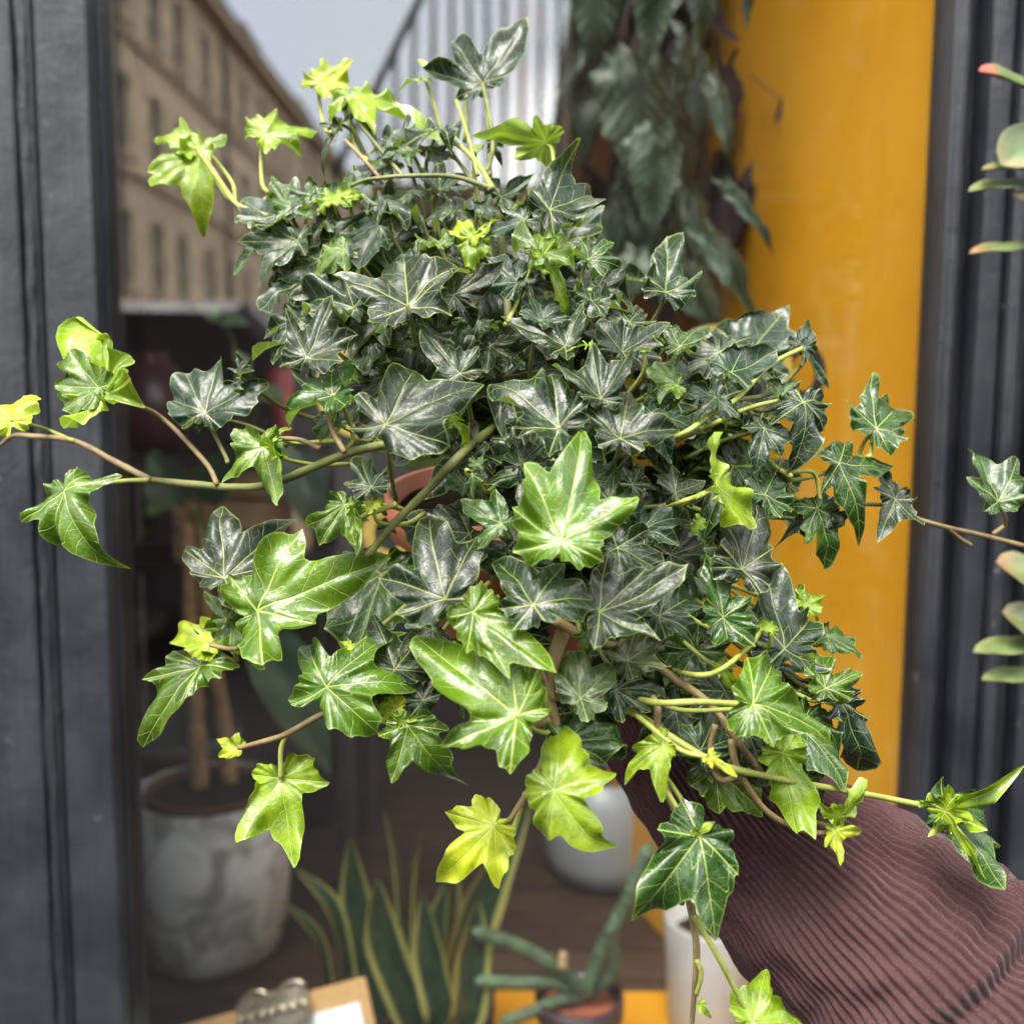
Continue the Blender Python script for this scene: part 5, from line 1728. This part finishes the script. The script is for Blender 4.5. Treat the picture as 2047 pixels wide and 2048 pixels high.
# ---- pot and soil of the ivy
tilt = Matrix.Rotation(R(10), 3, 'X')
prw, prh = 0.062, 0.096
pc = P(1030, 1335, POT_Z)
lathe('pot', [(prw * .70, 0), (prw * .72, .002), (prw * .92, prh * .80), (prw * .93, prh * .80), (prw * 1.03, prh * .80), (prw * 1.06, prh), (prw * 1.0, prh), (prw * .96, prh * .84), (prw * .9, prh * .80), (0, prh * .80)],
      pc, M['pot'], ivy, 64, tilt=tilt)
vv, ff = [], []
for i_ in range(7):
    for k in range(28):
        a = TAU * k / 28
        rr_ = prw * .955 * i_ / 6
        v_ = tilt @ Vector((rr_ * math.cos(a), rr_ * math.sin(a), prh * .9 + .004 * mnoise.noise(Vector((rr_ * 90, a * 3, 1)))))
        vv.append(pc + v_)
for i_ in range(6):
    for k in range(28):
        k2 = (k + 1) % 28
        ff.append((i_ * 28 + k, (i_ + 1) * 28 + k, (i_ + 1) * 28 + k2, i_ * 28 + k2))
mesh_obj('soil', vv, ff, M['soil'], ivy)

# ================================================================== silver-leaved hanging plant in the window
yh = 1.16
hp = thing('silver_leaved_trailing_plant', 'hanging plant with dark silver-striped pointed leaves in front of the ochre panel', 'plant', PY(1290, -160, yh))
HL = [(0, 1, 27), (46, .56, 42), (-46, .56, 42), (112, .40, 60), (-112, .40, 60), (150, .30, 50), (-150, .30, 50)]


def panel_y(px):
    """depth of the ochre panel along a pixel column"""
    best = 1.5
    for i_ in range(101):
        q_ = pA.lerp(pB, i_ / 100)
        if PY(px, 300, q_.y).x >= q_.x:
            best = q_.y
            break
    return best


def silver(bx, by, tx, ty, w, yy, nrm, seed, under=False):
    yy = min(yy - (0.0 if under else .10), panel_y(max(bx, tx)) - .03)
    b, t_ = PY(bx, by, yy), PY(tx, ty, yy - 0.015)
    T = t_ - b
    Lr = T.length
    T.normalize()
    N = Vector(nrm)
    if under:
        N = -N
    N = (N - T * N.dot(T)).normalized()
    S = T.cross(N)
    lb = [(R(a), l, R(q)) for (a, l, q) in HL]
    me = leaf_mesh('leaf', leaf_geo(lb, seed, wave=.012, fold=-.12, cup=-.1, bend=.25, quilt=.1, nang=64, veins=[0.0], base_r=.1, nrad=8), M['silver'])
    o = link(bpy.data.objects.new('leaf', me))
    m = Matrix(((S.x * w, T.x, N.x), (S.y * w, T.y, N.y), (S.z * w, T.z, N.z)))
    o.matrix_basis = Matrix.Translation(b) @ m.to_4x4() @ Matrix.Scale(Lr, 4)
    put(o, hp)
    return o


sil = [(1272, 165, 1300, 425, .66, 1.10, (0, -1, .35)), (1325, -110, 1300, 118, .62, 1.05, (.1, -1, .4)), (1200, -120, 1182, 128, .70, 1.10, (-.2, -1, .3)),
       (1400, -110, 1425, 95, .55, 1.08, (.3, -1, .3)), (1310, 300, 1312, 470, .70, 1.09, (.1, -1, .4)), (1480, 395, 1566, 495, .32, 1.05, (.5, -1, .1)),
       (1440, 500, 1535, 640, .45, 1.07, (.2, -1, .2)), (1380, 560, 1460, 690, .60, 1.12, (.1, -1, .5)), (1258, 350, 1210, 510, .42, 1.15, (-.4, -1, .2)),
       (1345, 380, 1360, 500, .30, 1.12, (.3, -1, .1)), (1270, 520, 1260, 600, .8, 1.10, (-.2, -1, .4)), (1310, 460, 1280, 590, .7, 1.13, (0, -1, .4)),
       (1080, 240, 1050, 380, .45, 1.2, (-.5, -1, .2)), (1150, 60, 1090, 250, .4, 1.22, (-.5, -1, .1)), (1500, -90, 1512, 50, .4, 1.1, (.5, -1, .2)),
       (1390, 120, 1420, 290, .5, 1.16, (.4, -1, .2)), (1180, 180, 1150, 330, .5, 1.22, (-.4, -1, .3)), (1360, 260, 1400, 400, .5, 1.18, (.3, -1, .3)), (1230, 430, 1200, 560, .5, 1.2, (-.3, -1, .3)), (1120, -80, 1110, 110, .55, 1.2, (-.3, -1, .3)), (1390, 420, 1420, 560, .5, 1.14, (.3, -1, .3)), (1440, 180, 1480, 330, .4, 1.1, (.6, -1, .2))]
for k, s_ in enumerate(sil):
    silver(*s_, 400 + k)
hrg = random.Random(8)
for k in range(40):
    bx_ = hrg.gauss(1310, 75)
    by_ = hrg.uniform(-120, 560)
    tx_, ty_ = bx_ + hrg.gauss(0, 50), by_ + hrg.uniform(90, 190)
    if tx_ > 1500 - max(0, ty_ - 300) * .12:
        tx_ = 1450
    silver(bx_, by_, tx_, ty_, hrg.uniform(.3, .6), hrg.uniform(1.12, 1.34), (hrg.uniform(-.8, .8), -1, hrg.uniform(-.3, .5)), 500 + k, under=hrg.random() < .86)
top = PY(1290, -160, yh)
for k in range(16):
    x0 = hrg.gauss(1300, 70)
    pts = [top + Vector((hrg.uniform(-.03, .03), hrg.uniform(0, .08), 0)), PY(x0, 120, hrg.uniform(1.12, 1.25)), PY(x0 + hrg.gauss(0, 35), 380, hrg.uniform(1.12, 1.25)), PY(x0 + hrg.gauss(20, 45), hrg.uniform(520, 720), hrg.uniform(1.12, 1.22))]
    tube('stem', pts, .0035, .0022, M['purple_stem'], hp, 8, 7)
lathe('hanging_pot', [(.05, -.02), (.085, .05), (.10, .12), (.095, .12), (.08, .05), (0, .04)], top, M['dark_pot'], hp, 36)
for k in range(3):
    a = k * TAU / 3
    tube('hanger', [top + Vector((.095 * math.cos(a), .095 * math.sin(a), .12)), top + Vector((0, 0, .55)), Vector((top.x, top.y, ZT + .5))], .0012, .0012, M['iron'], hp, 4, 6)
tw = tube('dried_twig', [PY(1500, 150, 1.12), PY(1560, 198, 1.10), PY(1580, 190, 1.10), PY(1640, 130, 1.09), PY(1700, 70, 1.09)], .0010, .0005, M['purple_stem'], hp, 8, 6)
for (a, b, c, d_) in ((1570, 195, 1548, 250), (1580, 192, 1600, 215), (1602, 180, 1626, 200)):
    lf = simple_leaf('withered_leaf', PY(a, b, 1.1), PY(c, d_, 1.1), .008, (0, -1, .1), M['purple_stem'], hp, .1)

# ================================================================== pink-edged plant entering from the right
er = thing('pink_edged_plant', 'fleshy green leaves with pink tips entering at the right edge of the picture', 'plant', PY(2150, 1400, .66))
t2 = NT('pink_edged_leaf')
at2 = t2.n('ShaderNodeAttribute', attribute_name='leafc')
sx2 = t2.n('ShaderNodeSeparateXYZ')
t2.l(at2.outputs['Vector'], sx2.inputs[0])
oi2 = t2.n('ShaderNodeObjectInfo')
nz2 = t2.noise(t2.pos(), 70, 4)
f2 = t2.math('MULTIPLY', t2.ramp(t2.math('ADD', sx2.outputs[0], t2.math('MULTIPLY', nz2, .25)), .75, 1.05), oi2.outputs['Alpha'])
cg2 = t2.mix(t2.ramp(nz2, .3, .7), (0.055, 0.095, 0.025), (0.11, 0.14, 0.045))
cg2 = t2.mix(t2.ramp(sx2.outputs[2], .8, 1.0, 0, .6), cg2, (0.20, 0.20, 0.09))
M['pink'] = t2.done(t2.bsdf(t2.mix(f2, cg2, (0.50, 0.07, 0.07)), .42, t2.bump(nz2, .2, .001)))
stem_x = 2110
tube('stem', [PY(2150, -900, .70), PY(2130, -100, .66), PY(2105, 300, .66), PY(2120, 800, .66), PY(2100, 1200, .67), PY(2120, 1900, .66), PY(2150, 2500, .68)], .004, .003, M['dark_stem'], er, 10, 9)
for k, (bx_, by_, tx_, ty_, w_, nz_, al) in enumerate(((2095, 200, 1962, 132, .020, .7, 1.0), (2095, 260, 2004, 325, .022, .3, .3), (2100, 370, 1938, 372, .014, .9, .1), (2100, 345, 1965, 330, .012, .9, .35),
                                                        (2095, 495, 1940, 497, .012, .9, .8), (2110, 440, 2030, 385, .012, .5, .6), (2110, 1185, 1998, 1120, .020, .6, .8),
                                                        (2105, 1275, 2010, 1222, .018, .5, .4), (2110, 1290, 1948, 1296, .013, .9, .1), (2105, 1350, 1965, 1352, .011, .9, .1),
                                                        (2110, 1830, 2012, 1828, .013, .8, .1))):
    lf = simple_leaf('leaf', PY(bx_, by_, .665), PY(tx_, ty_, .65), w_ * 1.45, (0, -1 + nz_ * .6, nz_ + .1), M['pink'], er, .05, .3, attrs=True, expo=1.25)
    lf.color = (1, 1, 1, .75 if k == 0 else al * .3)
    tube('petiole', [PY(bx_, by_, .665), PY(2118, by_ + 12, .665)], .0015, .0018, M['dark_stem'], lf, 3, 6)

# ================================================================== the person's arm: hand behind the pot, sleeve across the corner
person = None
sk_v, sk_e, sk_r = [], [], []


def chain(pts, rads, start=None):
    prev = start
    for p_, r_ in zip(pts, rads):
        sk_v.append(p_)
        sk_r.append(r_)
        i_ = len(sk_v) - 1
        if prev is not None:
            sk_e.append((prev, i_))
        prev = i_
    return prev


shoulder = [P(2700, 2640, .43), P(1960, 2050, .460), P(1740, 1865, .478), P(1500, 1655, .496), P(1395, 1540, .506), P(1300, 1425, .516), P(1256, 1350, .524)]
w_i = chain(shoulder, [.036, .034, .033, .026, .023, .020, .0195])
palm = chain([P(1250, 1265, .535)], [.026], w_i)
palm2 = chain([P(1225, 1190, .565)], [.026], palm)
for k, (yy, dl) in enumerate(((1075, .96), (1135, 1.05), (1195, 1.0), (1250, .85))):
    pts = [P(1230, yy + 15, .590), P(1150, yy - 2, .612), P(1080 - 10 * dl, yy - 4, .622), P(1010 - 30 * dl, yy, .618)]
    chain(pts, [.0105, .0098, .009, .008], palm2)
chain([P(1278, 1190, .520), P(1272, 1120, .505), P(1262, 1060, .495)], [.0125, .011, .0095], palm)
me = bpy.data.meshes.new('person')
me.from_pydata([tuple(v) for v in sk_v], sk_e, [])
me.update()
me.materials.append(M['skin'])
person = link(bpy.data.objects.new('person', me))
tag(person, 'outstretched arm in a burgundy ribbed sleeve holding the ivy pot from behind', 'person')
md = person.modifiers.new('skin', 'SKIN')
for i_, r_ in enumerate(sk_r):
    sv = me.skin_vertices[0].data[i_]
    sv.radius = (r_, r_)
    sv.use_root = (i_ == 0)
ms_ = person.modifiers.new('sub', 'SUBSURF')
ms_.levels = 2
ms_.render_levels = 2
md.use_smooth_shade = True

# sleeve: a ribbed knit tube, ribs modelled
axis = [(1262, 1335, .520, 108), (1310, 1415, .512, 122), (1398, 1535, .500, 146), (1500, 1655, .490, 168), (1620, 1765, .480, 208), (1740, 1865, .470, 240), (1850, 1960, .460, 256), (1960, 2050, .450, 264), (2120, 2170, .436, 275), (2400, 2400, .425, 285), (2800, 2720, .41, 300)]
ctrl = [P(a, b, c) for (a, b, c, d_) in axis]
rad_ = [d_ / SRC * c for (a, b, c, d_) in axis]
NS_ = 26
path = catmull(ctrl, NS_)
nP = len(path)
NA = 640
NRIB = 86
camright = CAM3 @ Vector((1, 0, 0))
vv, at_ = [], []
tprev = None
for i_ in range(nP):
    f = i_ / (nP - 1) * (len(axis) - 1)
    k = min(int(f), len(axis) - 2)
    u_ = f - k
    u_ = u_ * u_ * (3 - 2 * u_) * .4 + u_ * .6
    rad = rad_[k] * (1 - u_) + rad_[k + 1] * u_
    T = (path[min(i_ + 1, nP - 1)] - path[max(i_ - 1, 0)]).normalized()
    viewd = (path[i_] - CAM.translation).normalized()
    A_ = T.cross(viewd).normalized()        # across the arm in the picture
    B_ = A_.cross(T).normalized()           # along the view
    s_ = i_ / (nP - 1) * 1.25
    for j in range(NA):
        th = TAU * j / NA
        # th=0 : A_ side, th=pi/2 : B_ direction
        ca, sa = math.cos(th), math.sin(th)
        # bending of ribs
        drift = 0.55 * s_ + .035 * math.sin(9 * s_ + 2 * th) + .022 * mnoise.noise(Vector((3 * ca, 3 * sa, s_ * 11)))
        phs = (th + drift) * NRIB
        c1 = 0.5 + 0.5 * math.cos(phs)
        amp = .0019 * (0.55 + 0.45 * min(1, s_ * 3))
        lowp = 0.0
        ridge = amp * (c1 ** 0.8)
        # folds and slack
        fol = .0042 * mnoise.noise(Vector((2.0 * ca + 4, 2.0 * sa, s_ * 9.0 - 1.3 * th))) + .0022 * mnoise.noise(Vector((4.2 * ca, 4.2 * sa + 7, s_ * 21)))
        g = math.exp(-((s_ - .765 - .07 * math.cos(th + .4)) / .020) ** 2)
        g2 = math.exp(-((s_ - .725 - .07 * math.cos(th + .4)) / .035) ** 2)
        fol += -.0042 * g + .0030 * g2
        fol += .0022 * math.sin(s_ * 70 + 3.0 * th + 2 * mnoise.noise(Vector((ca, sa, s_ * 6)))) * max(0, s_ - .25) * (0.3 + 0.7 * max(0, ca))
        # long seam on the underside
        dseam = ((th - math.pi * 1.22 + .25 * s_ + math.pi) % TAU) - math.pi
        seam = -.0026 * math.exp(-(dseam / .018) ** 2)
        rr_ = rad + ridge + fol + seam
        vv.append(path[i_] + A_ * (ca * rr_) + B_ * (sa * rr_))
        at_.append((th * rad, s_ * .5, c1))
ff = []
for i_ in range(nP - 1):
    for j in range(NA):
        j2 = (j + 1) % NA
        ff.append((i_ * NA + j, (i_ + 1) * NA + j, (i_ + 1) * NA + j2, i_ * NA + j2))
sl = mesh_obj('sleeve', vv, ff, M['sleeve'], None)
A = sl.data.attributes.new('suv', 'FLOAT_VECTOR', 'POINT')
A.data.foreach_set('vector', np.array(at_, dtype=np.float32).ravel())
put(sl, person)
sl['label'] = 'burgundy ribbed knit sleeve'
